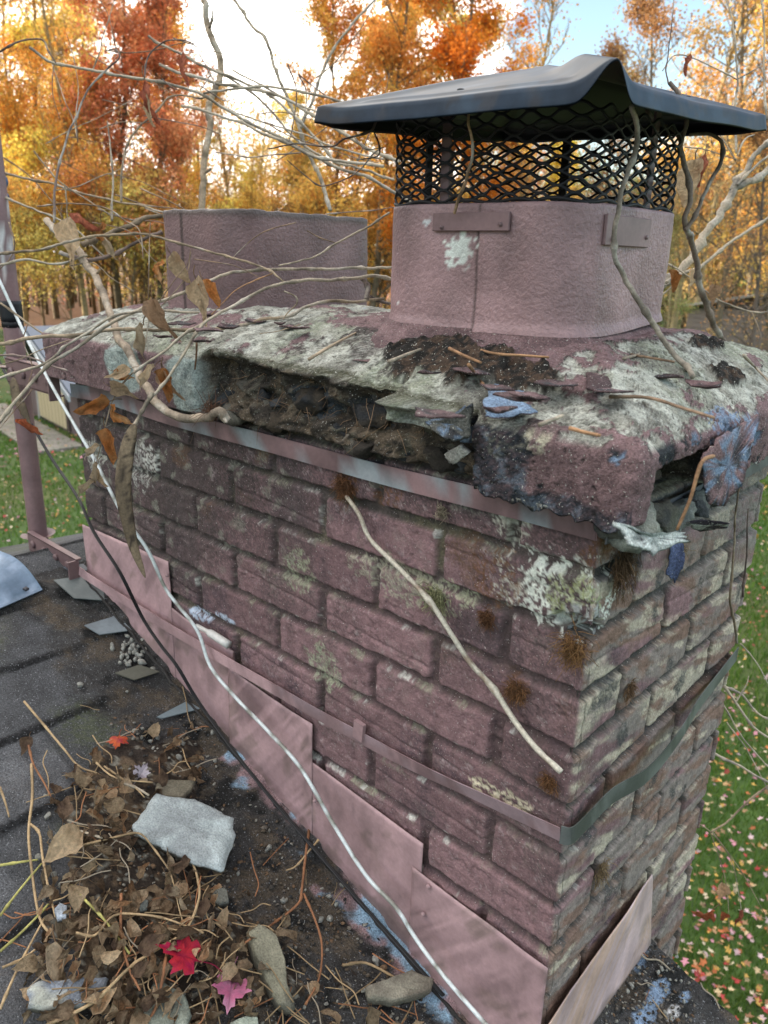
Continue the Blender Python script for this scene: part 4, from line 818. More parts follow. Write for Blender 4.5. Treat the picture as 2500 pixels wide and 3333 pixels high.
stem(v, [(-5, 112, 1.35), (50, 87), (90, 86), (105, 110), (121, 136)], 2.6, DARK * 1.6); stem(v, [(313, 168, 1.36), (318, 130), (338, 101), (365, 86), (415, 94), (435, 124), (455, 160), (468, 190)], 2.2, DARK * 1.8)
stem(v, [(262, 438, 1.4), (262, 390), (270, 330), (292, 285), (338, 240), (374, 208), (430, 213), (445, 210)], 3.2, TAN * .9); stem(v, [(240, 478, 1.36), (244, 400), (240, 330), (232, 262)], 3.2, PALE * .85, taper=.5)
stem(v, [(115, 140, 1.36), (113, 200), (130, 260)], 1.3, BRN); stem(v, [(75, 325, 1.5), (110, 372), (140, 400), (200, 440), (245, 470)], 2.2, TAN * .9, taper=.7)
v = vine('vine', 'dark crooked twigs hooked under the lid at its left end', at(805, 270, 1.0))
stem(v, [(812, 262, .98), (803, 280), (785, 288), (745, 301), (715, 319), (650, 311), (580, 321)], 3.8, DARK * 1.3, taper=.45); stem(v, [(826, 318, 1.02), (806, 332), (782, 362), (750, 385), (695, 402), (660, 380), (620, 346)], 2.2, DARK * 1.6, taper=.6); stem(v, [(806, 282, .98), (818, 310), (815, 335), (770, 344)], 2.4, DARK, taper=.6); stem(v, [(765, 295, 1.), (790, 320), (830, 318)], 2, DARK)

v = vine('vine', 'thickest stem, grey and broken off, lying over the crown edge', at(470, 900, 1.03))
stem(v, [(484, 914, .99), (470, 898, .99), (440, 908, 1.01), (405, 903, 1.04), (365, 878, 1.07), (330, 845, 1.10), (298, 803, 1.13), (275, 768, 1.16), (258, 728, 1.19), (240, 688, 1.22), (222, 650, 1.25), (204, 608, 1.27), (190, 572, 1.3), (168, 543, 1.32), (140, 515, 1.34), (103, 475, 1.38)], 10.5, V3([.36, .29, .22]), taper=.75, node=False, n=8)
stem(v, [(471, 897, .985), (479, 905, .985), (486, 914, .98)], 6, [.62, .52, .42], taper=.5, node=False); stem(v, [(210, 592, 1.27), (216, 583, 1.26)], 4, TAN)
b = MB(); rs = np.random.RandomState(3)
for i in range(60):
    p0 = at(455 + rs.randn() * 9, 885 + rs.randn() * 6, 1.0); d = rs.randn(3) * .012; b.tube([p0, p0 + d * .5 + [0, 0, .002], p0 + d], [.0006, .0004, .0002], 3, (.10, .05, .03), cap=False)
b.build('root_hair', M['vine'], v)
v = vine('vine', 'long vines passing low over the crown to behind the near flue', at(620, 690, 1.15))
for pts, r_, cc in [([(-10, 745, 1.12), (100, 728), (235, 714), (330, 709, 1.14), (415, 713, 1.16), (505, 707, 1.15), (575, 692, 1.14), (622, 682, 1.13), (662, 662, 1.14), (720, 652, 1.15), (830, 645, 1.2)], 5.2, TAN), ([(-10, 820, 1.1), (100, 784), (145, 744), (200, 712), (245, 686), (300, 676), (365, 670), (428, 673, 1.1)], 3.8, PALE),
                    ([(-10, 918, 1.08), (45, 850), (95, 798), (150, 760), (220, 712), (280, 680, 1.12), (340, 654), (415, 622), (480, 597), (550, 585, 1.15), (650, 583), (760, 580), (850, 578, 1.25)], 5, PALE), ([(850, 602, 1.22), (800, 598, 1.18), (752, 598), (700, 604), (612, 611, 1.1), (560, 632), (500, 660), (441, 698, 1.05), (400, 760), (362, 820, 1.04), (322, 865), (300, 902), (285, 925, 1.03)], 4.6, PALE),
                    ([(441, 698, 1.05), (402, 719), (360, 752), (320, 782), (288, 806, 1.05)], 4, PALE * 1.05), ([(-8, 370, 1.6), (60, 386), (140, 405), (190, 420), (240, 432), (300, 445), (352, 458, 1.5)], 3.4, TAN), ([(-8, 548, 1.3), (50, 544), (100, 537), (150, 522), (200, 511), (260, 506), (320, 506), (400, 530), (460, 548), (525, 564), (580, 585), (615, 607, 1.12)], 3.8, TAN),
                    ([(178, 526, 1.36), (215, 512), (252, 498), (300, 480), (352, 466)], 6.5, TAN * .7), ([(130, 545, 1.36), (200, 560), (260, 540), (300, 520), (352, 500)], 5.5, DARK * 2), ([(840, 458, 1.15), (790, 492), (725, 525), (690, 548), (650, 563), (600, 575)], 2.8, PALE), ([(664, 498, 1.13), (690, 512), (722, 524)], 1.8, BRN), ([(0, 420, 1.5), (60, 445), (120, 470), (170, 500), (230, 560)], 3, PALE * .9),
                    ([(80, 446, 1.4), (135, 440), (190, 442), (235, 452), (270, 475), (302, 497, 1.3), (310, 560)], 2.2, BRN), ([(0, 572, 1.3), (60, 560), (120, 572), (190, 552)], 3.4, PALE), ([(0, 655, 1.45), (50, 690), (110, 735), (140, 760), (150, 785)], 2.8, TAN), ([(20, 480, 1.4), (30, 530), (20, 560), (-5, 585)], 2, BRN), ([(-5, 768, 1.2), (60, 772), (110, 790), (145, 800)], 2.6, DARK * 2.2), ([(150, 575, 1.3), (200, 568), (240, 600), (290, 630)], 1.6, TAN),
                    ([(-5, 790, 1.2), (40, 778), (100, 752), (150, 735)], 1.6, TAN), ([(650, 700, 1.05), (600, 715), (560, 720)], 1.4, TAN), ([(790, 645, 1.18), (795, 620), (780, 600)], 6, DARK * 1.6), ([(800, 640, 1.2), (840, 655, 1.25)], 5, DARK * 1.4), ([(615, 628, 1.1), (640, 640), (642, 655), (625, 672), (612, 690)], 2.2, TAN), ([(590, 590, 1.1), (560, 602), (510, 625), (480, 655), (455, 680)], 1.8, ORG * 1.2)]: stem(v, pts, r_, V3(cc), taper=.75)
for pts in [[(325, 480, 1.1), (322, 560), (320, 640), (320, 700), (308, 762)], [(640, 480, 1.1), (570, 500), (520, 540), (500, 560)], [(345, 650, 1.05), (380, 600), (405, 570), (412, 540)], [(420, 560, 1.08), (500, 572), (560, 600)], [(200, 480, 1.3), (280, 500), (330, 560), (380, 590)], [(70, 840, 1.3), (20, 900), (0, 925)], [(60, 700, 1.3), (50, 740), (70, 790), (60, 830)]]: stem(v, pts, 1.6, BRN * 1.2, taper=.6, node=False)
v = vine('leaf_spray', 'hanging spray of curled orange brown leaves left of the dark pod', at(262, 830, 1.07)); v['category'] = 'leaf spray'; del v['group']
stem(v, [(292, 800, 1.06), (262, 832), (242, 868), (234, 892), (222, 938), (216, 965), (208, 1000), (202, 1045)], 2, TAN * .9, taper=.6)
for x, y, L_, a, k, tp, ro in [(244, 868, 66, 78, 0, .2, .3), (240, 872, 60, -28, 6, .3, .5), (230, 920, 66, -8, 0, .2, .5), (216, 962, 42, 60, 5, .2, .8), (212, 1000, 45, 15, 5, .4, 1.2), (205, 1040, 46, 62, 5, .3, 1.3), (208, 1005, 44, -20, 3, .4, 1.2), (240, 830, 52, -60, 1, .2, .8), (285, 800, 46, 75, 1, .2, .5), (245, 800, 40, -60, 6, .3, .2)]: vleaf(v, x, y, 1.06, L_ * 1.15, a, k, tp, ro)
v = vine('leaf_spray', 'scattered curled leaves hanging on thin stalks in front of the far flue and crown', at(345, 600, 1.08)); v['category'] = 'leaf spray'; del v['group']
stem(v, [(412, 545, 1.08), (400, 600), (350, 660), (320, 700), (318, 762)], 1.5, TAN, node=False)
for x, y, L_, a, k, tp, ro in [(352, 560, 52, 20, 6, .3, .2), (372, 548, 62, -30, 3, .3, .3), (430, 600, 85, -6, 1, .1, .9), (440, 600, 60, -25, 0, .2, .4), (330, 645, 88, -10, 7, .1, 1.2), (310, 700, 72, 14, 5, .1, 1.1), (355, 790, 66, -5, 0, .2, .5), (335, 790, 58, 45, 5, .2, .9), (352, 800, 66, -12, 7, .2, 1.4)]: vleaf(v, x, y, 1.07, L_ * 1.1, a, k, tp, ro)
v = vine('leaf_spray', 'three dead leaves, one pale tan, dangling above the far left of the crown', at(145, 470, 1.3)); v['category'] = 'leaf spray'; del v['group']
stem(v, [(140, 400, 1.3), (145, 440), (148, 475)], 2.4, TAN, node=False)
for x, y, L_, a, k, tp, ro in [(144, 472, 92, -5, 1, .0, .2), (150, 465, 70, -62, 4, .2, .3), (222, 478, 66, 0, 6, .1, .2), (228, 515, 50, -20, 5, .1, .6)]: vleaf(v, x, y, 1.29, L_, a, k, tp, ro)
o = vleaf(None, 47, 900, 1.25, 60, -20, 2, .2, .6); o.name = 'dry_leaf'; tag(o, 'crumpled rust brown leaf hanging against the antenna pole', 'leaf')
stem(o, [(47, 898, 1.25), (45, 870), (40, 830)], 1.2, BRN, name='stalk')
def pod(label, pts, wpx, par=None):
    P = spline(px(pts), 8); n = len(P); dd = np.array([depth_of(p) for p in P]); t = np.linspace(0, 1, n); r = wpx * K / FP * dd * .5 * (np.sin(math.pi * np.clip(t, 0, 1) ** .8) ** .6 * .97 + .06) * (1 - .1 * t)
    b = MB(); view = CR[:, 2]; T = np.gradient(P, axis=0); T /= np.linalg.norm(T, axis=1)[:, None]; V = []; s_ = 12
    for p, tt, rr in zip(P, T, r):
        u = np.cross(tt, view); u /= np.linalg.norm(u); w_ = np.cross(tt, u)
        for j in range(s_): a = j / s_ * 6.283; V.append(p + u * rr * math.cos(a) + w_ * rr * .32 * math.sin(a) * (1 + .3 * abs(math.cos(a))))
    V = np.array(V); F = [(i * s_ + j, i * s_ + (j + 1) % s_, (i + 1) * s_ + (j + 1) % s_, (i + 1) * s_ + j) for i in range(n - 1) for j in range(s_)] + [tuple(range(s_ - 1, -1, -1)), tuple((n - 1) * s_ + j for j in range(s_))]
    c = mixc(np.tile(V3([.085, .065, .042]), (len(V), 1)), [.15, .115, .075], ss(fbm(V * [1, 1, .5], 60, 4, 4), .42, .6)); c = mixc(c, [.03, .022, .015], ss(fbm(V, 150, 3, 6), .6, .66)); b.add(V, F, c); o = b.build('seed_pod', M['vine']); tag(o, label, 'seed pod'); return o
o = pod('long flat dark brown seed pod hanging in front of the left brickwork', [(291, 915, 1.02), (280, 950), (270, 1000), (266, 1060), (275, 1120), (290, 1185), (314, 1248, 1.02)], 36); stem(o, [(322, 860, 1.03), (305, 890), (292, 920)], 5.5, PALE * .75, name='stalk'); stem(o, [(318, 865, 1.03), (330, 848, 1.03)], 6.5, PALE * .75, name='stalk')
pod('short dark seed pod hanging against the antenna pole', [(28, 815, 1.35), (34, 850), (50, 885), (66, 918, 1.35)], 22)

v = vine('vine', "brown gnarled vine hooked over the lid's right slope and dropping to the crown", at(1560, 748, 1.2))
stem(v, [(1562, 758, 1.22), (1548, 715, 1.18), (1530, 678), (1512, 630, 1.1), (1505, 590), (1498, 545, 1.05), (1484, 500, 1.0), (1480, 470, .98), (1492, 425, .97), (1484, 380, .96), (1474, 330, .95), (1476, 300, .94), (1484, 262, .93), (1470, 215, .93), (1455, 190), (1443, 178)], 7.2, V3([.20, .155, .125]), taper=.65)
stem(v, [(1480, 496, .985), (1498, 470), (1520, 425), (1538, 385), (1556, 350), (1562, 322), (1556, 300), (1540, 289), (1520, 287), (1492, 288, .96)], 5.6, V3([.20, .16, .13]), taper=.8); stem(v, [(1396, 240, .90), (1412, 262), (1440, 275), (1462, 290), (1474, 315, .95)], 5.5, V3([.17, .13, .10])); stem(v, [(1443, 180, .93), (1438, 150), (1443, 120), (1455, 0)], 2, DARK * 1.5)
v = vine('vine', 'crooked vine in front of the near flue, resting its foot on the crown', at(1495, 812, .9))
stem(v, [dz_(1497, 814, .188)] + [dx_(a_, b_, X_) for a_, b_, X_ in ((1470, 785, -.02), (1425, 715, -.05), (1400, 680, -.06), (1368, 630, -.075), (1345, 590, -.085), (1327, 548, -.09), (1326, 500, -.09), (1334, 455, -.088), (1342, 410, -.088), (1356, 375, -.086), (1372, 330, -.08), (1376, 290, -.076), (1372, 255, -.07), (1362, 228, -.066))], 6.4, V3([.30, .26, .21]), taper=.9)
v = vine('vine', 'short tan tendril curving down in front of the mesh cage left of its first clamp', at(985, 460, .85))
stem(v, [dy_(a_, b_, Y_) for a_, b_, Y_ in ((982, 462, .075), (990, 435, .072), (1003, 405, .066), (1016, 370, .062), (1022, 335, .06), (1020, 300, .06), (1014, 270, .06), (1013, 240, .06))], 4.6, V3([.30, .20, .12]), taper=.8, node=False)
v = vine('vine', 'forked pale woody branch right of the near flue, spreading off the photo edge', at(1440, 620, 1.35))
for pts, r_ in [([(1425, 625, 1.35), (1460, 590), (1500, 540), (1540, 480), (1566, 440), (1590, 405), (1625, 385), (1680, 350)], 10), ([(1580, 415, 1.35), (1592, 380), (1615, 350), (1640, 318), (1680, 285)], 7.5), ([(1440, 612, 1.33), (1475, 590), (1520, 568), (1570, 530), (1620, 498), (1680, 455)], 5.2), ([(1590, 400, 1.34), (1625, 360), (1680, 322)], 4), ([(1590, 330, 1.3), (1590, 220), (1594, 170), (1583, 60), (1567, -10)], 3), ([(1592, 335, 1.3), (1610, 300), (1630, 290)], 2),
                ([(1655, 260, 1.25), (1650, 190), (1652, 60), (1645, -10)], 3), ([(1590, 345, 1.3), (1560, 300), (1530, 260)], 1.8), ([(1594, 172, 1.3), (1550, 150), (1500, 125), (1455, 120), (1430, 152)], 2), ([(1594, 170, 1.3), (1630, 150), (1680, 115)], 1.8), ([(1425, 560, 1.3), (1470, 585), (1540, 640), (1625, 675), (1680, 668)], 2.4), ([(1420, 625, 1.3), (1460, 605), (1500, 560)], 1.8), ([(1625, 676, 1.3), (1638, 710), (1645, 730)], 1.8), ([(1480, 318, 1.2), (1530, 325), (1590, 345)], 1.6), ([(1410, 650, 1.3), (1440, 630), (1470, 600)], 2)]: stem(v, pts, r_, PALE if r_ > 1.9 else TAN, V3([.2, .18, .15]), taper=.7)
for x, y, L_, a, k, tp, ro in [(1520, 335, 65, 12, 4, .2, .3), (1505, 345, 95, 20, 3, .2, .8), (1545, 615, 42, 20, 7, .2, .9), (1490, 118, 45, 20, 4, .2, 1.), (1455, 580, 50, 10, 0, .3, .6), (1500, 580, 48, 14, 5, .3, .4)]: vleaf(v, x, y, 1.28, L_, a, k, tp, ro)
v = vine('vine', 'thin grey stem pinned down the right side of the bricks', onx(1590, 1390, .03))
stem(v, [dx_(1592, 1388, .02), dx_(1578, 1300, .03), dx_(1582, 1230, .03), dx_(1588, 1150, .03), dx_(1592, 1080, .035), dx_(1608, 1005, .03)], 3.6, TAN * .8); stem(v, [dx_(1605, 1290, .03), dx_(1612, 1200, .03), dx_(1616, 1100, .03)], 3, DARK * 1.6)
v = vine('vine', 'pale leafless vine ends reaching out to the right of the lower chimney over the lawn', at(1600, 1520, 1.45))
for pts, r_ in [([(1545, 1460, 1.4), (1590, 1520), (1630, 1570), (1680, 1610)], 4.2), ([(1555, 1482, 1.42), (1600, 1500), (1640, 1545), (1680, 1560)], 3.6), ([(1540, 1622, 1.4), (1570, 1640), (1620, 1665), (1680, 1705)], 4), ([(1560, 1520, 1.4), (1610, 1600), (1680, 1680)], 2.2), ([(1590, 1520, 1.4), (1612, 1480), (1618, 1460)], 2), ([(1600, 1390, 1.5), (1640, 1440), (1690, 1540)], 1.8), ([(1570, 1560, 1.4), (1620, 1630), (1680, 1750)], 1.6)]: stem(v, pts, r_, PALE, V3([.25, .22, .19]), taper=.6)
v = vine('leaf_spray', 'two dark red leaves on thin straw stalks hanging over the lawn at the lower right', at(1530, 1800, 1.6)); v['category'] = 'leaf spray'; del v['group']
for pts, r_ in [([(1680, 1680, 1.6), (1630, 1720), (1580, 1770), (1535, 1798)], 3.6), ([(1535, 1798, 1.6), (1555, 1860), (1570, 1920), (1575, 2010)], 1.4), ([(1540, 1800, 1.6), (1580, 1860), (1604, 1975)], 1.3), ([(1540, 1798, 1.6), (1600, 1880), (1655, 1980)], 1.4), ([(1512, 1780, 1.6), (1540, 1800)], 1.8), ([(1595, 1965, 1.6), (1655, 1985)], 1.2)]: stem(v, pts, r_, TAN, taper=.6, node=False)
for x, y, L_, a, k, tp, ro in [(1545, 1965, 60, 60, 2, .2, .2), (1560, 1965, 50, -10, 2, .2, .3), (1603, 1965, 34, 25, 4, .2, .2), (1560, 1905, 44, 10, 7, .2, .3)]: vleaf(v, x, y, 1.6, L_, a, k, tp, ro)
v = vine('vine', 'mesh of very fine twigs criss-crossing the upper left in front of the trees', at(300, 300, 1.6)); rs = np.random.RandomState(17)
for i in range(26):
    x0, y0 = rs.uniform(-20, 780), rs.uniform(60, 470); L0 = rs.uniform(90, 330); a0 = rs.choice([rs.uniform(.1, .6), rs.uniform(-.5, 0), rs.uniform(-1.7, -1.2)], p=[.5, .25, .25]); d0 = rs.uniform(1.45, 1.75); pts = [(x0, y0, d0)]
    for k in range(4): a0 += rs.uniform(-.25, .25); x0 += math.cos(a0) * L0 / 4; y0 += math.sin(a0) * L0 / 4; d0 += rs.uniform(-.03, .03); pts.append((x0, y0, d0))
    stem(v, pts, rs.uniform(1.0, 2.2), [TAN, BRN * 1.2, PALE, DARK * 2][rs.randint(4)], taper=.5, n=5)
# bare twig stuck to the front of the bricks
P = spline([ony(*p) for p in [(748, 1072, -.010), (775, 1110, -.014), (800, 1165, -.016), (860, 1225, -.022), (925, 1295, -.026), (975, 1370, -.024), (1015, 1430, -.018), (1068, 1490, -.012), (1110, 1555, -.014), (1160, 1618, -.018), (1212, 1667, -.022)]], 6)
b = MB(); L_ = np.arange(len(P)); r_ = .0034 * (1 + .5 * np.exp(-((L_ - 24) / 1.2) ** 2) + .5 * np.exp(-((L_ - 42) / 1.2) ** 2)) * np.linspace(.8, 1, len(P)); b.tube(P, r_, 8, (.52, .48, .40), rough=.15); b.c[0] = mixc(b.c[0], [.26, .20, .15], ss(fbm(b.v[0], 60, 4, 2), .5, .62) + (b.v[0][:, 2] > -.02) * .5)
o = b.build('twig', M['vine']); tag(o, 'bare whitish twig clinging diagonally to the front brickwork', 'twig')
# tufts of rootlets and lichen on the bricks
def tuft(label, p, n, L_, colr, nrm, seed, grav=.3, cat='moss tuft', nm='moss_tuft'):
    rs = np.random.RandomState(seed); b = MB(); nrm = V3(nrm)
    n = int(n * 2.2); L_ = L_ * .72
    for i in range(n):
        o_ = p + rs.randn(3) * L_ * .45 * (1 - np.abs(nrm)); d = rs.randn(3); d -= nrm * min(0, d @ nrm) * 1.3; d /= np.linalg.norm(d); l = L_ * rs.uniform(.4, 1.1)
        q = [o_, o_ + d * l * .5 + rs.randn(3) * l * .12, o_ + d * l + rs.randn(3) * l * .2 - [0, 0, grav * l]]; q = [a - nrm * min(0, (a - p) @ nrm) for a in q]
        b.tube(q, [.0004, .0004, .0002], 3, V3(colr) * rs.uniform(.25, .85), cap=False)
    o = b.build(nm, M['vine']); return tag(o, label, cat, 'tufts growing on the bricks', 'stuff' if False else None)
tuft('pale green lichen tuft behind the middle of the twig on the front bricks', ony(940, 1290, -.006), 150, .020, (.42, .42, .22), (0, -1, 0), 1)
tuft('rusty rootlet mat at the top of the twig under the crown strap', ony(745, 1050, -.004), 220, .020, (.20, .09, .04), (0, -1, 0), 2)
tuft('small rusty tuft right of the lichen tuft', ony(1052, 1335, -.006), 120, .013, (.18, .08, .035), (0, -1, 0), 3)
tuft('round rusty tuft right of the twig, three courses above the loose strap', ony(1115, 1492, -.006), 160, .016, (.25, .12, .05), (0, -1, 0), 4)
tuft('faint rusty tuft near the lower tip of the twig', ony(1186, 1690, -.006), 90, .013, (.25, .12, .05), (0, -1, 0), 5)
tuft('orange dead cedar sprig sticking out of the chipped corner', ony(1238, 1400, -.004), 110, .026, (.34, .18, .07), (0, -1, 0), 6)
tuft('brown hanging root tuft near the top of the corner, on the right side', onx(1345, 1215, .004), 170, .028, (.20, .12, .06), (1, 0, 0), 7, .8)
tuft('straw coloured tuft on the right side close under the crown', onx(1462, 1200 - 15, .004), 130, .02, (.40, .30, .17), (1, 0, 0), 8)
tuft('curly brown tuft in a joint on the right side level with the sprig', onx(1290 + 70, 1370 + 120, .004), 100, .015, (.25, .15, .08), (1, 0, 0), 9)
tuft('wispy dry tuft on the right side below the loose strap', onx(1298, 1882, .004), 70, .022, (.34, .24, .13), (1, 0, 0), 10)
tuft('pale bristly tuft on the right side high under the broken crown corner', onx(1365, 1060, .0), 70, .018, (.35, .27, .15), (1, 0, 0), 12)
tuft('cream tuft hugging the topmost bricks beneath the strap middle', ony(955, 1105, -.006), 60, .011, (.5, .42, .3), (0, -1, 0), 13)
rs = np.random.RandomState(2); b = MB()
for i in range(420):
    x = rs.uniform(430, 1010); t = (x - 430) / 580; y = rs.uniform(765 + 110 * t, 890 + 110 * t); p = ony(x, y, rs.uniform(-.02, .015)); d = rs.randn(3) * .012 * rs.uniform(.4, 1.6); b.tube([p, p + d * .5 + rs.randn(3) * .002, p + d - [0, 0, .004]], [.0005, .0004, .0002], 3, V3([.20, .13, .08]) * rs.uniform(.3, 1.5), cap=False)
tag(b.build('rootlets', M['vine']), kind='stuff', label='dry rootlets and fibres in the broken crown edge', cat='debris')
# twigs lying on the crown
def rtwig(label, pts, rr, colr, group=None, cat='twig'):
    P = spline(pts, 5); b = MB(); b.tube(P, rr * np.linspace(1, .7, len(P)), 6, colr, rough=.2); b.c[0] = mixc(b.c[0], V3(colr) * .55, ss(fbm(b.v[0], 60, 3, 2), .45, .62)); return tag(b.build('twig', M['vine']), label, cat, group)
ct = 'twigs lying on the crown'
for lab, pts, c_ in [('orange twig crossing the black moss in front of the near flue', [(958, 751), (1010, 757), (1070, 772), (1130, 776), (1185, 780)], ORG * 1.3), ('short twig bent across the moss left of the orange one', [(970, 760), (1000, 775), (1038, 792)], ORG * 1.2), ('twig slanting out of the moss toward the broken edge', [(1012, 797), (1030, 820), (1050, 848)], ORG), ('long brown twig lying on the crown near its right front edge', [(1315, 866), (1400, 868), (1470, 890), (1540, 912)], BRN * 1.3),
                     ('thin brown twig beside the foot of the crooked vine', [(1325, 740), (1355, 770), (1400, 780), (1455, 790)], BRN), ('pale straw lying on the grey concrete above the break', [(668, 785), (720, 752), (775, 722)], TAN * 1.3), ('tiny white straw left of the black moss', [(840, 790), (875, 775), (908, 762)], PALE), ('grey twig at the right edge of the crown', [(1605, 775), (1630, 800), (1665, 838)], PALE), ('little straw near the front lip above the blue flakes', [(1165, 928), (1190, 918), (1215, 908)], PALE), ('orange splinter close to the front paint edge', [(1230, 936), (1265, 946), (1295, 952)], ORG * 1.3), ('short straw in the soil right of the flue', [(1345, 708 + 75), (1375, 775), (1400, 765)], PALE)]:
    rtwig(lab, [onz(x, y, .202 if y < 800 else .178) + [0, 0, .004] for x, y in pts], .0019, V3(c_), ct)
rtwig('reddish stem poking down from the broken crown corner past the white flake', [onx(1541, 985, .08), onx(1515, 1000, .085), onx(1490, 1080, .085), onx(1462, 1145, .08)], .002, ORG, ct)
rtwig('thin dark red stem in the break beside the pale end block', [ony(425, 740, -.06), ony(424, 770, -.062), ony(421, 798, -.06)], .0015, ORG * .5, ct)

#@@PART3
# ================================================================ debris on the roof
def lie(o, rz, rx=0., ry=0.):
    o.rotation_euler = (Matrix.Rotation(math.atan(MR), 3, 'Y') @ Matrix.Rotation(rz, 3, 'Z') @ Matrix.Rotation(rx, 3, 'X') @ Matrix.Rotation(ry, 3, 'Y')).to_euler()
def chunk(label, dx, dy, size, rot, colr, col2, seed, facets=9, h=None, cat='rubble piece', group=None, name='concrete_fragment'):
    c = onroof(dx, dy, size[2] * .55 if h is None else h); o = rock((0, 0, 0), size, seed, colr, name=name, facets=facets, col2=V3(col2), rot=rot); o.location = c; return tag(o, label, cat, group)
def slab(label, outline, th, colr, col2, seed, name='concrete_fragment', lift=.02, tilt=0, cat='concrete slab'):
    top = [onroof(x, y, lift) for x, y in outline]; top = np.array(top); c = top.mean(0); sub = 6; P = []
    for i in range(len(top)):
        for j in range(sub): P.append(top[i] + (top[(i + 1) % len(top)] - top[i]) * j / sub)
    P = np.array(P); P = P + (P - c) * ((fbm(P, 120, 3, seed) - .5) * .16)[:, None]; m_ = len(P); V = [c + (P - c) * s for s in (.15, .4, .65, .85, .97)] + [c + (P - c) * 1.0 - RN * .003] + [c + (P - c) * (1.0 + .05 * math.sin(k)) - RN * (th * k / 5) for k in range(1, 6)] + [c + (P - c) * .5 - RN * th * 1.02]
    n = len(V); V = np.vstack(V); V = V + ((fbm(V, 70, 4, seed + 2) - .5) * .007)[:, None] * RN; V = V + (V - c) * ((fbm(V, 200, 2, seed + 8) - .5) * .05)[:, None]
    F = [tuple(range(m_))[::-1]] + [(k * m_ + i, k * m_ + (i + 1) % m_, (k + 1) * m_ + (i + 1) % m_, (k + 1) * m_ + i) for k in range(n - 1) for i in range(m_)] + [tuple((n - 1) * m_ + i for i in range(m_))]
    C = mixc(np.tile(V3(colr), (len(V), 1)), col2, ss(fbm(V, 30, 4, seed + 4), .45, .62)); dep = (V - c) @ RN; C = mixc(C, [.16, .15, .12], ss(-dep, .004, .010)); b = MB(); b.add(V - c, F, C); o = b.build(name, M['stone']); o.location = c; return tag(o, label, cat)
slab('big pale blue grey concrete slab lying on the heap of dead leaves', [(293, 1778), (340, 1713), (375, 1722), (420, 1724), (462, 1746), (500, 1765), (506, 1800), (482, 1873), (420, 1860), (380, 1838), (330, 1815), (290, 1790)], .018, [.40, .45, .46], [.30, .33, .34], 3, lift=.045)
slab('brown weathered mortar piece tucked behind the big pale slab', [(336, 1718), (340, 1690), (372, 1684), (422, 1686), (416, 1702), (395, 1722)], .014, [.17, .15, .11], [.09, .08, .06], 5, lift=.036)
slab('light grey concrete piece with blue paint at the lower left', [(64, 2136), (80, 2118), (130, 2117), (175, 2112), (228, 2111), (225, 2130), (200, 2142), (180, 2168), (100, 2174), (66, 2170)], .020, [.42, .43, .38], [.24, .27, .32], 7, lift=.03)
slab('long pointed grey brown concrete shard standing right of the red leaf', [(536, 2008), (562, 1998), (598, 2015), (616, 2070), (622, 2130), (638, 2168), (628, 2178), (600, 2160), (575, 2110), (552, 2060)], .024, [.24, .23, .17], [.12, .115, .09], 9, lift=.036)
slab('broad mossy mortar lump at the bottom beside the flashing', [(795, 2128), (840, 2112), (890, 2095), (935, 2112), (930, 2138), (890, 2150), (850, 2160), (800, 2150)], .022, [.17, .15, .12], [.26, .24, .19], 11, lift=.034)
slab('lichen spotted grey stone at the bottom edge between two stalks', [(305, 2170), (330, 2125), (345, 2115), (400, 2150), (412, 2190), (395, 2230), (320, 2230)], .02, [.27, .29, .24], [.13, .14, .12], 13, lift=.03)
slab('greenish pale fragment cut by the bottom of the photo', [(498, 2208), (530, 2195), (556, 2196), (560, 2225), (500, 2232)], .016, [.40, .44, .36], [.25, .27, .22], 15, lift=.03)
slab('dark tar covered lump left of the long pointed shard', [(455, 1935), (470, 1915), (490, 1920), (495, 1945), (475, 1950)], .014, [.12, .13, .12], [.2, .2, .17], 17, lift=.02)
slab('grey stone half under leaves above the red leaf', [(280, 1945), (300, 1938), (320, 1945), (318, 1962), (290, 1966)], .012, [.23, .25, .23], [.12, .13, .12], 19, lift=.03)
slab('small bluish concrete crumb among leaves left of the green stalk', [(118, 1962), (130, 1950), (145, 1955), (143, 1980), (125, 1985)], .012, [.40, .45, .52], [.25, .27, .3], 21, lift=.035)
rs = np.random.RandomState(21); G = 'white mortar crumbs on the shingles'
crumbs = [(rs.normal(285, 22), rs.normal(1405, 16), rs.uniform(.0025, .0065)) for _ in range(42)] + [(305, 1432, .009), (247, 1312, .005), (175, 1480, .006), (172, 1476, .005), (274, 1494, .003)] + [(rs.uniform(290, 470), rs.uniform(1570, 1660), rs.uniform(.002, .006)) for _ in range(26)] + [(rs.uniform(60, 900), rs.uniform(1700, 2200), rs.uniform(.002, .006)) for _ in range(70)] + [(rs.uniform(1330, 1480), rs.uniform(2060, 2200), rs.uniform(.0015, .004)) for _ in range(30)]
cm = [rock((0, 0, 0), (1, .8, .7), 200 + k, (.55, .55, .50), name='mortar_crumb', facets=9, sub=2, col2=V3([.32, .31, .28])) for k in range(5)]
for k, (x, y, s) in enumerate(crumbs):
    o = cm[k % 5] if k < 5 else cm[k % 5].copy()
    if k >= 5: COL.objects.link(o)
    o.location = onroof(x, y, s * .6); o.scale = (s, s, s); o.rotation_euler = (rs.rand() * 6, rs.rand() * 6, rs.rand() * 6)
    lb = 'pale mortar crumb in the scatter above the loose shingle tab' if k < 47 else 'small pale mortar crumb above the leaf heap' if k < 73 else 'small pale mortar crumb in or below the leaf heap' if k < 143 else 'tiny pale crumb on the tarred roof corner'
    tag(o, lb, 'crumb', G)
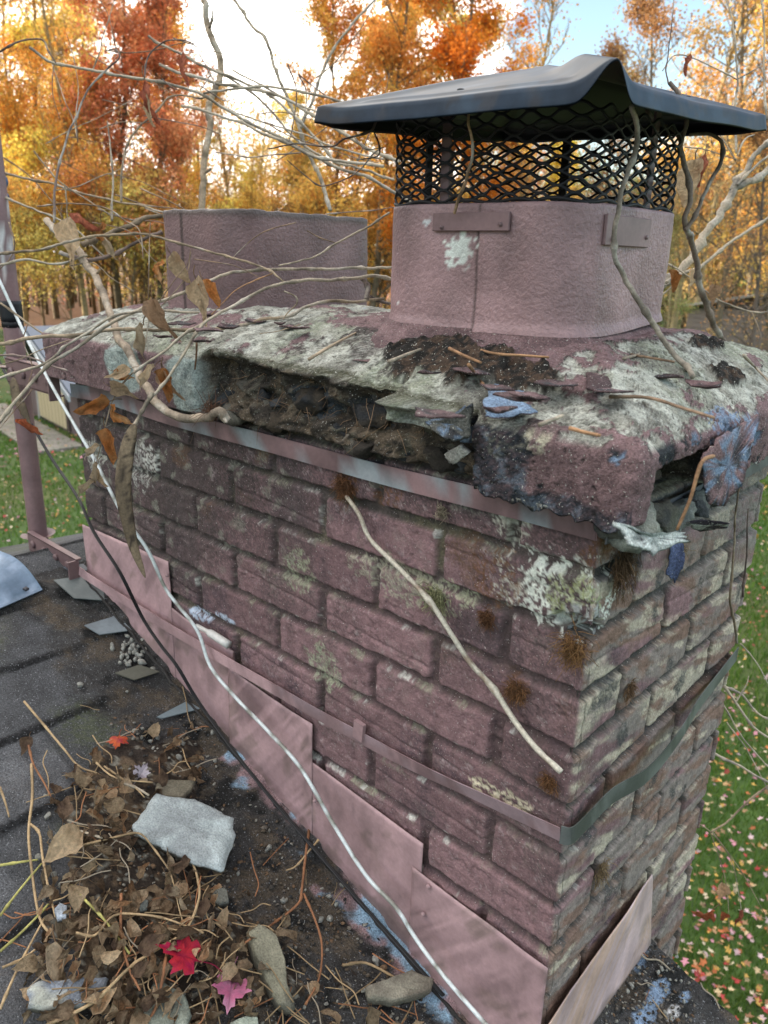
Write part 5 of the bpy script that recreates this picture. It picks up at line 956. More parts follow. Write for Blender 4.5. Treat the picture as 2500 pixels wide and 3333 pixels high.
# soil under the leaves
HEAP = [(150, 1640), (210, 1600), (330, 1560), (430, 1560), (470, 1620), (440, 1690), (500, 1800), (480, 1880), (560, 1950), (620, 2010), (700, 2090), (860, 2150), (960, 2230), (60, 2250), (75, 2050), (105, 1850), (95, 1740)]
def inpoly(x, y, P):
    c = False; n = len(P)
    for i in range(n):
        a, b_ = P[i], P[(i + 1) % n]
        if (a[1] > y) != (b_[1] > y) and x < (b_[0] - a[0]) * (y - a[1]) / (b_[1] - a[1]) + a[0]: c = not c
    return c
def edged(x, y, P):
    m = 1e9
    for i in range(len(P)):
        a = np.array(P[i], float); b_ = np.array(P[(i + 1) % len(P)], float); t = np.clip(((np.array([x, y]) - a) @ (b_ - a)) / ((b_ - a) @ (b_ - a)), 0, 1); m = min(m, np.linalg.norm(a + (b_ - a) * t - [x, y]))
    return m
def heaph(x, y): return .034 * float(ss(np.array([edged(x, y, HEAP)]), 0, 110)[0]) * (1 if x < 620 else .35) * (1 if y > 1640 else .5) if inpoly(x, y, HEAP) else 0
HP = np.array([onroof(x, y)[:2] for x, y in HEAP])
def soil():
    nu, nv = 150, 170; lo = HP.min(0) - .03; hi = HP.max(0) + .03; xs = np.linspace(lo[0], hi[0], nu); ys = np.linspace(lo[1], hi[1], nv); X, Y = np.meshgrid(xs, ys); X = X.ravel(); Y = Y.ravel()
    P = np.stack([X, Y, ZR - MR * X], 1); n_ = fbm(P, 22, 3, 5)
    d = np.full(len(P), 1e9); ins = np.zeros(len(P), bool); m = len(HP)
    for i in range(m):
        a, b_ = HP[i], HP[(i + 1) % m]; t = np.clip(((P[:, :2] - a) @ (b_ - a)) / ((b_ - a) @ (b_ - a)), 0, 1); d = np.minimum(d, np.linalg.norm(P[:, :2] - a - t[:, None] * (b_ - a), axis=1))
        c = ((a[1] > Y) != (b_[1] > Y)); xi = (b_[0] - a[0]) * (Y - a[1]) / (b_[1] - a[1] + 1e-12) + a[0]; ins ^= c & (X < xi)
    h = np.where(ins, ss(d + (n_ - .5) * .08, .0, .09) * .022, 0) - .008 + (fbm(P, 90, 3, 7) - .5) * .006 * ins; P = P + RN * h[:, None]
    c = mixc(np.tile(V3([.03, .022, .017]), (len(P), 1)), [.10, .07, .045], ss(fbm(P, 60, 4, 8), .45, .62)); c = mixc(c, [.20, .19, .16], ss(fbm(P, 150, 2, 9), .66, .7))
    tag(grid('soil', P, nu, nv, c, M['dirt']), 'dark crumbly leaf mould and grit under the dead leaves', 'debris', kind='stuff')
soil()
def grit():
    rg = np.random.RandomState(9); b = MB(); base_ = []
    for k in range(4):
        m = MB(); rock((0, 0, 0), (1, .8, .6), 300 + k, (1, 1, 1), facets=8, sub=1, mb=m, build=False); base_.append((np.vstack(m.v), m.f))
    pal = V3([(.05, .045, .04), (.09, .07, .05), (.14, .12, .10), (.03, .03, .03), (.25, .24, .21), (.16, .10, .06)])
    for i in range(2600):
        if i < 2200: x = rg.uniform(240, 1000); y = rg.uniform(1540, 2215)
        else: x = rg.uniform(1300, 1500); y = rg.uniform(2040, 2215)
        p = onroof(x, y, .0)
        if -.03 < p[1] and p[0] < .0 or p[1] > .335 or p[1] < -.45: continue
        s_ = rg.uniform(.0008, .0035) * (1.7 if rg.rand() < .08 else 1); V, F = base_[rg.randint(4)]; a = rg.rand() * 6.28; Q = V * s_; Q = np.stack([Q[:, 0] * math.cos(a) - Q[:, 1] * math.sin(a), Q[:, 0] * math.sin(a) + Q[:, 1] * math.cos(a), Q[:, 2]], 1); b.add(Q + p + [0, 0, s_ * .3 + (.018 * (heaph(x, y) > .01))], F, pal[rg.randint(6)])
    tag(b.build('grit', M['stone']), 'fine mortar grit washed over the tarred shingles', 'debris', kind='stuff')
grit()
DL = []
cols = [((.25, .17, .105), (.40, .30, .20)), ((.34, .26, .17), (.22, .15, .09)), ((.16, .105, .065), (.29, .21, .14)), ((.42, .34, .24), (.28, .20, .13)), ((.11, .07, .05), (.20, .135, .09)), ((.30, .17, .09), (.38, .28, .18))]
for i in range(14):
    me = leafmesh(70 + i, W_=[.62, .8, .9, .55][i % 4], curl=[1.2, .7, 1.5, 1.0, .5][i % 5], base=cols[i % 6][0], back=cols[i % 6][1], nu=8, nv=9); cl = np.empty(len(me.vertices) * 4, np.float32); me.color_attributes['Col'].data.foreach_get('color', cl); cl *= [1.35, 2.0, 1.0, 1.7, 1.2][i % 5]; me.color_attributes['Col'].data.foreach_set('color', cl); me.materials.append(M['leaf']); DL.append(me)
rs = np.random.RandomState(31); cnt = 0; tries = 0
while cnt < 292 and tries < 20000:
    tries += 1; x = rs.uniform(60, 960); y = rs.uniform(1560, 2235)
    if not inpoly(x, y, HEAP): continue
    e = edged(x, y, HEAP)
    if x > 560 and rs.rand() > .22: continue
    if y < 1660 and rs.rand() > .3: continue
    if x > 470 and y < 1990 and rs.rand() > .1: continue
    if 290 < x < 505 and 1715 < y < 1870: continue
    o = bpy.data.objects.new('dry_leaf', DL[rs.randint(14)]); COL.objects.link(o); s = rs.uniform(.021, .039) * (1 if y > 1700 else .8)
    h = .012 + heaph(x, y) * rs.uniform(.5, 1.15); o.location = onroof(x, y, h); o.scale = (s, s, s * rs.uniform(.7, 1.2))
    tilt = rs.uniform(-.9, .9) if rs.rand() < .75 else rs.uniform(1.6, 3.6)
    lie(o, rs.uniform(0, 6.28), tilt * .8, rs.uniform(-.7, .7)); cnt += 1
    if y < 1700: lb = 'dead brown leaf at the top of the heap, above the pale slab'
    elif x > 600: lb = 'dead brown leaf in the loose scatter along the foot of the flashing'
    elif y < 1900 and x < 300: lb = 'dead tan or brown leaf in the heap left of the pale slab'
    elif y < 1990: lb = 'dead tan or brown leaf in the middle of the heap below the slab'
    else: lb = 'dead tan or brown leaf in the lower heap around the red leaf'
    tag(o, lb, 'leaf', 'dead leaves heaped on the roof')
def single(label, dx, dy, s, k, rz, h, rx=0, ry=.3, me=None, cat='leaf', name='dry_leaf'):
    o = bpy.data.objects.new(name, me or DL[k]); COL.objects.link(o); o.location = onroof(dx, dy, h); o.scale = (s,) * 3; lie(o, rz, rx, ry - .3); return tag(o, label, cat)
single('flat orange dead leaf lying alone above the heap', 386, 1598, .036, 5, 3.4, .010, .2); single('orange curled leaf at the top left of the heap', 215, 1650, .04, 5, 1.2, .02); single('pale tan pointed leaf standing above the others near the top of the heap', 222, 1705, .045, 3, 3.9, .045, .3); single('broad pale ribbed leaf near the lower left stone', 120, 2040, .075, 3, 4.4, .035)
single('brown leaf with a light midrib in the heap left of the slab', 178, 1800, .06, 1, 3.2, .055); single('orange brown leaf lying right of the long shard', 640, 2028, .04, 0, 2.1, .03, .5); single('dark purplish leaf on the shingles left of the heap', 62, 1590, .034, 4, 4., .01); single('tiny orange leaf on the shingles above the heap edge', 430, 1640, .028, 5, 2.6, .012)
def maple(col, col2, seed, spread=1.):
    pts = []; prof = [(0, .0), (-.06, .12), (-.32, .05), (-.42, .22), (-.34, .30), (-.52, .50), (-.36, .50), (-.30, .62), (-.14, .55), (-.16, .78), (-.07, .80), (0, 1.0)]
    prof = prof + [(-x * spread, y) for x, y in prof[-2:0:-1]]; n = len(prof); sub = 3; P = []
    for i in range(n):
        a, b_ = np.array(prof[i]), np.array(prof[(i + 1) % n])
        for j in range(sub): P.append(a + (b_ - a) * j / sub)
    P = np.array(P); c = np.array([0, .38]); V = [np.hstack([c + (P - c) * s, np.zeros((len(P), 1))]) for s in (.001, .3, .55, .8, 1)]; m_ = len(P); V = np.vstack(V)
    V[:, 2] = .10 * np.sin(V[:, 0] * 5 + seed) + .16 * np.abs(V[:, 0]) + (fbm(V, 4, 3, seed) - .5) * .16 - .12 * (V[:, 1] - .4) ** 2
    F = [(k * m_ + i, k * m_ + (i + 1) % m_, (k + 1) * m_ + (i + 1) % m_, (k + 1) * m_ + i) for k in range(4) for i in range(m_)]
    C = mixc(np.tile(V3(col), (len(V), 1)), col2, ss(fbm(V, 4, 3, seed + 1), .42, .62)); ang = np.degrees(np.arctan2(V[:, 0], V[:, 1])); r_ = np.hypot(V[:, 0], V[:, 1])
    ve = np.min([np.abs(ang - a) for a in (-62, -33, 0, 33, 62)], axis=0) * r_ ; C = mixc(C, V3(col) * .5, (ve < 1.2) * .6); b = MB(); b.add(V, F, C); b.tube(spline([(0, .02, .02), (.02, -.25, .06), (-.03, -.5, .03)], 4), .014, 4, V3(col) * .6); me = b.data('maple_leaf'); me.polygons.foreach_set('use_smooth', np.ones(len(me.polygons), bool)); me.materials.append(M['leafred']); return me
MR_ = maple((.30, .006, .05), (.38, .015, .03), 3); MP = maple((.48, .22, .33), (.42, .12, .22), 5); MO = maple((.48, .09, .025), (.30, .03, .04), 8)
single('bright crimson maple leaf in the lower heap', 432, 2078, .062, 0, 2.2, .050, .15, .32, MR_, name='maple_leaf'); single('pink maple leaf between the crimson leaf and the long shard', 505, 2105, .050, 0, 3.9, .040, .2, .35, MP, name='maple_leaf'); single('orange and red maple leaf alone on the shingles above the heap', 258, 1590, .036, 0, 4.0, .010, .2, .4, MO, name='maple_leaf'); single('faded lilac maple leaf at the top of the heap', 298, 1680, .028, 0, .5, .038, .3, .3, maple((.36, .33, .38), (.26, .22, .26), 4), name='maple_leaf')
# stalks over the heap
def rst(label, pts, r, colr, group, hs=None):
    P = [onroof(x, y, (hs if hs is not None else heaph(x, y) + .014)) for x, y in pts]; P = spline(P, 5); b = MB(); n = len(P); L_ = np.concatenate([[0], np.cumsum(np.linalg.norm(np.diff(P, axis=0), axis=1))]); rr = r * (1 + .5 * np.exp(-(((L_ + .01) % .05 - .025) / .003) ** 2)) * np.linspace(1, .7, n)
    b.tube(P, rr, 6, colr); b.c[0] = mixc(b.c[0], V3(colr) * .6, ss(fbm(b.v[0], 50, 3, 2), .48, .62)); return tag(b.build('stalk', M['vine']), label, 'stalk', group)
ST = V3([.42, .30, .17]); STR = V3([.26, .12, .06]); GL = 'long stalks over the leaf heap'
for lab, pts, r, c in [('straw stalk looping down the left edge of the heap', [(68, 1650), (70, 1720), (62, 1800), (70, 1890), (85, 1980), (110, 2020)], .0022, ST), ('second straw stalk down the left side, inside the looping one', [(66, 1780), (85, 1800), (92, 1850), (105, 1920), (120, 1980)], .002, ST), ('pair stalk running from the top left shingles to the heap', [(52, 1515), (90, 1560), (140, 1620), (170, 1655), (210, 1670)], .002, ST), ('reddish stalk from the shingles down to the white crumbs', [(62, 1610), (72, 1650), (95, 1690), (110, 1720)], .0018, STR),
                     ('orange stalk crossing from the left stone up toward the flashing', [(100, 2215), (200, 2165), (280, 2090), (340, 2050), (400, 2010), (430, 1940), (425, 1890), (412, 1855)], .0022, ST * .9), ('long arched stalk over the middle of the heap', [(165, 2015), (205, 2020), (245, 1978), (300, 1975), (360, 1985), (440, 2015)], .0018, ST), ('stalk from the pale slab corner down left', [(180, 1825), (250, 1808), (300, 1800), (330, 1830), (370, 1885)], .0017, ST * .85), ('white stalk stub lying on the leaves left of the slab', [(137, 1790), (180, 1797), (222, 1810)], .0022, PALE * 1.1),
                     ('pale stalk stub at the upper corner of the slab', [(268, 1692), (295, 1702), (322, 1718)], .0022, PALE * 1.1), ('red brown vine stem from the flashing bending over the tar', [(668, 1790), (660, 1850), (652, 1920), (644, 1952), (590, 1995), (530, 2036)], .0022, STR), ('red stem falling from the bent stem toward the bottom', [(656, 1930), (680, 1985), (695, 2040), (690, 2110), (660, 2170)], .0018, STR), ('straw stem crossing the tar beneath the flashing', [(698, 1803), (670, 1835), (640, 1870), (618, 1880)], .0016, ST),
                     ('stalk among leaf scraps right of the shard', [(740, 2085), (790, 2080), (850, 2110), (900, 2140)], .002, ST * .8), ('brown stalk down the bottom middle', [(360, 2060), (350, 2120), (335, 2180), (300, 2230)], .002, STR * 1.2), ('stalk at the very lower left corner', [(0, 2180), (30, 2110), (60, 2050), (95, 1985)], .0018, ST), ('straw in the lower left running beside the stone', [(5, 2090), (50, 2070), (90, 2040)], .0018, ST), ('dark stalk beside the crimson leaf stem', [(262, 1930), (262, 2020), (278, 2090), (303, 2140)], .002, STR), ('thin straw standing over the upper heap', [(200, 1640), (250, 1680), (330, 1690)], .0014, ST), ('fine straw below the orange leaf', [(225, 1655), (290, 1700), (312, 1722)], .0014, ST), ('stiff stalk at the left margin of the photo', [(0, 1700), (12, 1735), (20, 1765)], .0018, ST)]: rst(lab, pts, r, V3(c), GL)
for lab, pts in [('yellow green stem lying across the dead leaves', [(155, 1912), (185, 1945), (215, 1975), (240, 2005), (280, 2060)]), ('yellow green shoot at the left edge pointing down', [(0, 2055), (40, 2020), (80, 1980), (105, 1952)]), ('yellow green shoot at the left edge pointing up', [(0, 1869), (45, 1862), (82, 1857)]), ('olive shoot left of the heap', [(0, 1978), (40, 1925), (90, 1865)])]: rst(lab, pts, .0019, V3([.42, .39, .13]), 'green shoots at the heap')
SM = []
for k in range(6):
    q = [np.array([0, -.5, 0]), np.array([rs.uniform(-.04, .04), -.1, .02]), np.array([rs.uniform(-.08, .08), .25, .0]), np.array([rs.uniform(-.1, .1), .5, .02])]; b = MB(); b.tube(spline(q, 4), .018, 5, [ST, STR, ST * .7, PALE * .9, ST * 1.1, STR * 1.6][k]); me = b.data('straw'); me.materials.append(M['vine']); SM.append(me)
n = 0
while n < 150:
    x, y = rs.uniform(0, 980), rs.uniform(1450, 2230)
    if (not inpoly(x, y, HEAP) and rs.rand() > .16) or (290 < x < 505 and 1715 < y < 1870): continue
    p = onroof(x, y, .004 + heaph(x, y) + .008 * rs.rand())
    if p[1] > -.03: continue
    o = bpy.data.objects.new('straw', SM[rs.randint(6)]); COL.objects.link(o); s = rs.uniform(.02, .085); o.scale = (min(s, .05), s, min(s, .05)); o.location = p; lie(o, rs.uniform(0, 6.28), rs.uniform(-.12, .12)); n += 1
    tag(o, 'thin dry straw among the dead leaves' if inpoly(x, y, HEAP) else 'thin dry straw on the bare shingles round the heap', 'straw', 'loose straws on the roof')
for k, (x, y, rz, s) in enumerate([(1415, 2075, .9, .05), (1395, 2125, 1.2, .03), (1400, 2150, 2.4, .02), (1425, 2180, .4, .03), (1535, 2150, .2, .04), (1380, 2055, .9, .03)]):
    o = bpy.data.objects.new('straw', SM[[3, 3, 1, 0, 3, 1][k]]); COL.objects.link(o); o.scale = (s * 1.6, s, s * 1.6); o.location = onroof(x, y, .006); lie(o, rz + 1); tag(o, 'short bleached stick on the tarred roof corner right of the chimney', 'straw', 'bleached sticks on the roof corner')

# ================================================================ lawn cover
def dirp(dx, dist, z=GZ):
    d = rayd(dx, 560); a = math.atan2(d[1], d[0]); return V3([CAM[0] + dist * math.cos(a), CAM[1] + dist * math.sin(a), z])
rs = np.random.RandomState(77)
def lawncover():
    n = 21000; d = 4.5 + 50 * rs.rand(n) ** 1.9; a = np.radians(np.where(rs.rand(n) < .4, rs.uniform(150, 176, n), rs.uniform(84, 119, n))); a = np.where(rs.rand(n) < .22, np.radians(rs.uniform(60, 150, n)), a)
    X = CAM[0] + d * np.cos(a); Y = CAM[1] + d * np.sin(a); keep = (Y > .8) | (X < -4.7); X, Y, d = X[keep], Y[keep], d[keep]; n = len(X)
    prof = np.array([(0, 0), (-.35, .05), (-.2, .3), (-.55, .55), (-.2, .6), (0, 1), (.2, .6), (.55, .55), (.2, .3), (.35, .05)]); prof[:, 1] -= .4
    pal = V3([[.45, .27, .14], [.50, .38, .22], [.42, .05, .05], [.50, .22, .28], [.55, .33, .08], [.30, .15, .08], [.60, .50, .36], [.45, .14, .05], [.5, .36, .38]])
    s = rs.uniform(.032, .064, n) * np.clip(d / 12, 1, 2.2); th = rs.rand(n) * 6.28; tx, ty = rs.randn(n) * .35, rs.randn(n) * .35; V = np.zeros((n, 10, 3))
    for j, (u, v) in enumerate(prof): x = (u * np.cos(th) - v * np.sin(th)); y = (u * np.sin(th) + v * np.cos(th)); V[:, j] = np.stack([X + x * s, Y + y * s, GZ + .065 + (x * tx + y * ty) * s + .4 * abs(u) * s ], 1)
    C = pal[rs.randint(0, 9, n)] * rs.uniform(.6, 1.15, n)[:, None]; b = MB(); b.add(V.reshape(-1, 3), [tuple(range(i * 10, i * 10 + 10)) for i in range(n)], np.repeat(C, 10, 0)); tag(b.build('fallen_leaves', M['leafred'], smooth=False), 'pink, tan and orange leaves strewn over the grass', 'leaves', kind='stuff')
    n = 150000; d = 4.2 + 26 * rs.rand(n) ** 1.3; a = np.radians(np.where(rs.rand(n) < .35, rs.uniform(150, 176, n), rs.uniform(84, 119, n))); a = np.where(rs.rand(n) < .2, np.radians(rs.uniform(60, 150, n)), a)
    X = CAM[0] + d * np.cos(a); Y = CAM[1] + d * np.sin(a); keep = (Y > .8) | (X < -4.7); X, Y, d = X[keep], Y[keep], d[keep]; n = len(X)
    h = rs.uniform(.05, .11, n); wd = .006 * np.clip(d / 6, 1, 4); th = rs.rand(n) * 6.28; lx, ly = rs.randn(n) * .5, rs.randn(n) * .5; V = np.zeros((n, 3, 3)); z0 = GZ - .02
    V[:, 0] = np.stack([X - np.cos(th) * wd, Y - np.sin(th) * wd, 0 * X + z0], 1); V[:, 1] = np.stack([X + np.cos(th) * wd, Y + np.sin(th) * wd, 0 * X + z0], 1); V[:, 2] = np.stack([X + lx * h, Y + ly * h, z0 + .04 + h], 1)
    C = mixc(np.tile(V3([.055, .14, .02]), (n, 1)), [.14, .22, .04], rs.rand(n)) ; b = MB(); b.add(V.reshape(-1, 3), [(3 * i, 3 * i + 1, 3 * i + 2) for i in range(n)], np.repeat(C, 3, 0)); tag(b.build('grass', M['grass'], smooth=False), 'short green lawn grass', 'grass', kind='stuff')
lawncover()
# ================================================================ sheds
sh = empty('garden_shed', (-24, 11, GZ), 'small shed with cream double doors and a slate roof behind the antenna pole', 'shed')
def lp(o, ax, u, v, w_): n_ = np.array([ax[1], -ax[0]]); return V3([o[0] + ax[0] * u + n_[0] * v, o[1] + ax[1] * u + n_[1] * v, GZ + w_])
def boxl(b, o, ax, u0, u1, v0, v1, w0, w1, c):
    V = [lp(o, ax, u, v, w_) for w_ in (w0, w1) for u, v in ((u0, v0), (u1, v0), (u1, v1), (u0, v1))]; b.add(V, [(0, 1, 2, 3)[::-1], (4, 5, 6, 7), (0, 1, 5, 4), (1, 2, 6, 5), (2, 3, 7, 6), (3, 0, 4, 7)], c)
def shed1():
    O = onz(91, 905, GZ)[:2]; E_ = onz(150, 936, GZ)[:2]; ax = (E_ - O) / np.linalg.norm(E_ - O); W_ = np.linalg.norm(E_ - O)
    b = MB(); boxl(b, O, ax, -1.4, W_ + .9, -5, -.02, 0, 1.5, (.20, .15, .15)); 
    pk = -1.4 + (W_ + 2.3) / 2 - .55; b.prism([lp(O, ax, -1.4, -.02, 1.5), lp(O, ax, W_ + .9, -.02, 1.5), lp(O, ax, pk, -.02, 2.75)], list(lp(O, ax, 0, -5, 0) - lp(O, ax, 0, -.02, 0)), (.05, .045, .045)); b.build('wall', M['plain'], sh, False)
    b = MB()
    for s, e in ((-1, -1.9), (1, W_ + 1.5)):
        zz = 2.85 - abs(e - pk) * .42; b.prism([lp(O, ax, pk, .35, 2.85), lp(O, ax, e, .35, zz), lp(O, ax, e, -5.3, zz), lp(O, ax, pk, -5.3, 2.85)], (0, 0, .08), (.13, .15, .19))
    b.build('roof', M['plain'], sh, False)
    for s, e in ((-1, -1.9), (1, W_ + 1.5)):
        zz = 2.85 - abs(e - pk) * .42; b = MB(); b.prism([lp(O, ax, pk, .36, 2.85), lp(O, ax, e, .36, zz), lp(O, ax, e, .36, zz - .16), lp(O, ax, pk, .36, 2.69)], list(lp(O, ax, 0, .42, 0) - lp(O, ax, 0, .36, 0)), (.36, .38, .40)); b.build('barge_board', M['plain'], sh, False)
    for k in range(2):
        b = MB(); u0 = W_ * k / 2 + .02; u1 = W_ * (k + 1) / 2 - .02; boxl(b, O, ax, u0, u1, .0, .05, .12, 1.72, (.62, .53, .34)); [boxl(b, O, ax, u0 + (u1 - u0) * t - .012, u0 + (u1 - u0) * t + .012, .05, .056, .12, 1.72, (.40, .33, .2)) for t in (.25, .5, .75)]; b.build('door', M['plain'], sh, False)
    for u in (-.16, W_ + .0): b = MB(); boxl(b, O, ax, u, u + .16, .0, .06, 0, 1.8, (.42, .42, .40) if u < 0 else (.12, .09, .08)); b.build('door_post', M['plain'], sh, False)
    b = MB(); boxl(b, O, ax, -3, W_ + 2, .3, 1.6, .0, .07, (.22, .2, .17)); o = b.build('shed_ramp', M['shade_hill'], sh, False)
shed1()
s2 = empty('barn', tuple(dirp(1600, 39)), 'weathered grey clapboard outbuilding half hidden behind the crown at the right', 'outbuilding')
def shed2():
    O = dirp(1503, 38)[:2]; E_ = dirp(1760, 34)[:2]; ax = (E_ - O) / np.linalg.norm(E_ - O); W_ = np.linalg.norm(E_ - O)
    b = MB(); hh0, hh1 = 3.45, 4.35; n = 22
    for k in range(n): z0 = k * .2; z1 = z0 + .2; b.prism([lp(O, ax, 0, .02, z0), lp(O, ax, W_, .02, z0), lp(O, ax, W_, -.02, z1), lp(O, ax, 0, -.02, z1)] if z1 < hh0 else [lp(O, ax, (z0 - hh0) / (hh1 - hh0) * W_ if z0 > hh0 else 0, .02, z0), lp(O, ax, W_, .02, z0), lp(O, ax, W_, -.02, min(z1, hh1))], list(lp(O, ax, 0, -5, 0) - lp(O, ax, 0, 0, 0)), V3([.17, .155, .15]) * (.9 + .2 * rs.rand()))
    b.build('wall', M['plain'], s2, False); b = MB(); b.prism([lp(O, ax, -.4, .4, hh0 - .1), lp(O, ax, W_, .4, hh1 + .08), lp(O, ax, W_, -5.4, hh1 + .08), lp(O, ax, -.4, -5.4, hh0 - .1)], (0, 0, .1), (.33, .33, .33)); b.build('roof', M['plain'], s2, False)
shed2()
# ================================================================ trees
def tree_proto(seed, H=18., leafn=8000, low=.12, spread=4.2, leaf=.15, bare=.0, trunk_r=.2, slim=1.):
    rs = np.random.RandomState(seed); segs = []; tips = []
    def grow(p, d, L_, r, lvl):
        n = 5 if lvl < 2 else 3; pts = [p]; q = p.copy()
        for i in range(n):
            d = d + rs.randn(3) * (.09 if lvl == 0 else .2); d[2] += .10 if lvl else .25; d /= np.linalg.norm(d); q = q + d * L_ / n; pts.append(q.copy())
        segs.append((np.array(pts), np.linspace(r, r * (.35 if lvl else .25), n + 1), lvl))
        if lvl >= 3: tips.extend([pts[-1], pts[-2]]); return
        if lvl == 2: tips.append(pts[-1])
        m = [30, 6, 4][lvl]
        for i in range(m):
            t = low + (1 - low) * (i + rs.rand()) / m if lvl == 0 else .25 + .75 * rs.rand(); k = min(n - 1, int(t * n)); bp = pts[k] + (pts[k + 1] - pts[k]) * (t * n - k); a = rs.rand() * 6.28
            up = .55 if lvl == 0 else .3; dd = V3([math.cos(a), math.sin(a), up + rs.rand() * .7]); dd = dd / np.linalg.norm(dd); dd = dd if lvl == 0 else dd * .6 + d * .6
            Ls = (spread * (1.15 - .75 * t) * slim if lvl == 0 else L_ * .48) * rs.uniform(.7, 1.15); grow(bp, dd / np.linalg.norm(dd), Ls, r * (.34 if lvl == 0 else .45) * (1 - .45 * t), lvl + 1)
    grow(np.zeros(3), V3([0, 0, 1]), H, trunk_r, 0)
    b = MB()
    for pts, r, lvl in segs: b.tube(pts, np.maximum(r, .011), [8, 5, 3, 3][lvl], (1, 1, 1), cap=False)
    me = b.data('trunk'); me.polygons.foreach_set('use_smooth', np.ones(len(me.polygons), bool)); me.materials.append(M['bark'])
    tips = np.array(tips); dens = ss(fbm(tips, .28, 3, seed), .40 + bare * .3, .52 + bare * .3) + .06; pr = dens / dens.sum(); idx = rs.choice(len(tips), leafn, p=pr); c = tips[idx] + rs.randn(leafn, 3) * [.34, .34, .28]
    a = rs.randn(leafn, 3); a /= np.linalg.norm(a, axis=1)[:, None]; e = np.cross(a, rs.randn(leafn, 3)); e /= np.linalg.norm(e, axis=1)[:, None]; s = (leaf * rs.uniform(.55, 1.2, leafn))[:, None]
    V = np.stack([c - a * s * .5, c + e * s * .38, c + a * s * .5 , c - e * s * .38], 1).reshape(-1, 3)
    g = fbm(c, .5, 3, seed + 5); v_ = rs.rand(leafn); C = mixc(np.tile(V3([1., .88, .66]), (leafn, 1)), [1.1, 1.25, .9], ss(g, .42, .6)); C = mixc(C, [.9, .55, .42], (v_ > .85) * .6); C = C * rs.uniform(.7, 1.25, leafn)[:, None]
    b = MB(); b.add(V, [(4 * i, 4 * i + 1, 4 * i + 2, 4 * i + 3) for i in range(leafn)], np.repeat(C, 4, 0)); mc = b.data('crown'); mc.materials.append(M['foliage']); return me, mc
PT = [tree_proto(1, 20, 24000, .08, 4.9, .18), tree_proto(2, 18, 22000, .10, 4.6, .18), tree_proto(3, 21, 22000, .12, 5.2, .18), tree_proto(4, 17, 12000, .12, 4.2, .15, .25, .16, .9), tree_proto(5, 16, 6000, .2, 3.8, .14, .6, .15, .8), tree_proto(6, 7, 9000, .05, 3.8, .15, 0, .09)]
YEL, ORA, RED, GOL, OLV, RUS = (.88, .68, .24), (.90, .54, .20), (.80, .36, .24), (.80, .60, .26), (.40, .42, .22), (.52, .33, .20)
ti = 0
def tree(dx, dist, k, s, colr, label, bark=(.16, .13, .09), sz=1., grp='autumn trees along the wood edge'):
    global ti; ti += 1; p = dirp(dx, dist); r = empty('tree', p, label, 'tree', grp); r.rotation_euler = (0, 0, rnd.random() * 6.28); r.scale = (s, s, s * sz)
    for nm, me, cl in (('trunk', PT[k][0], bark), ('crown', PT[k][1], colr)):
        o = bpy.data.objects.new(nm, me); COL.objects.link(o); o.parent = r; o.color = (*cl, 1)
    return r
LB = (.34, .27, .15)
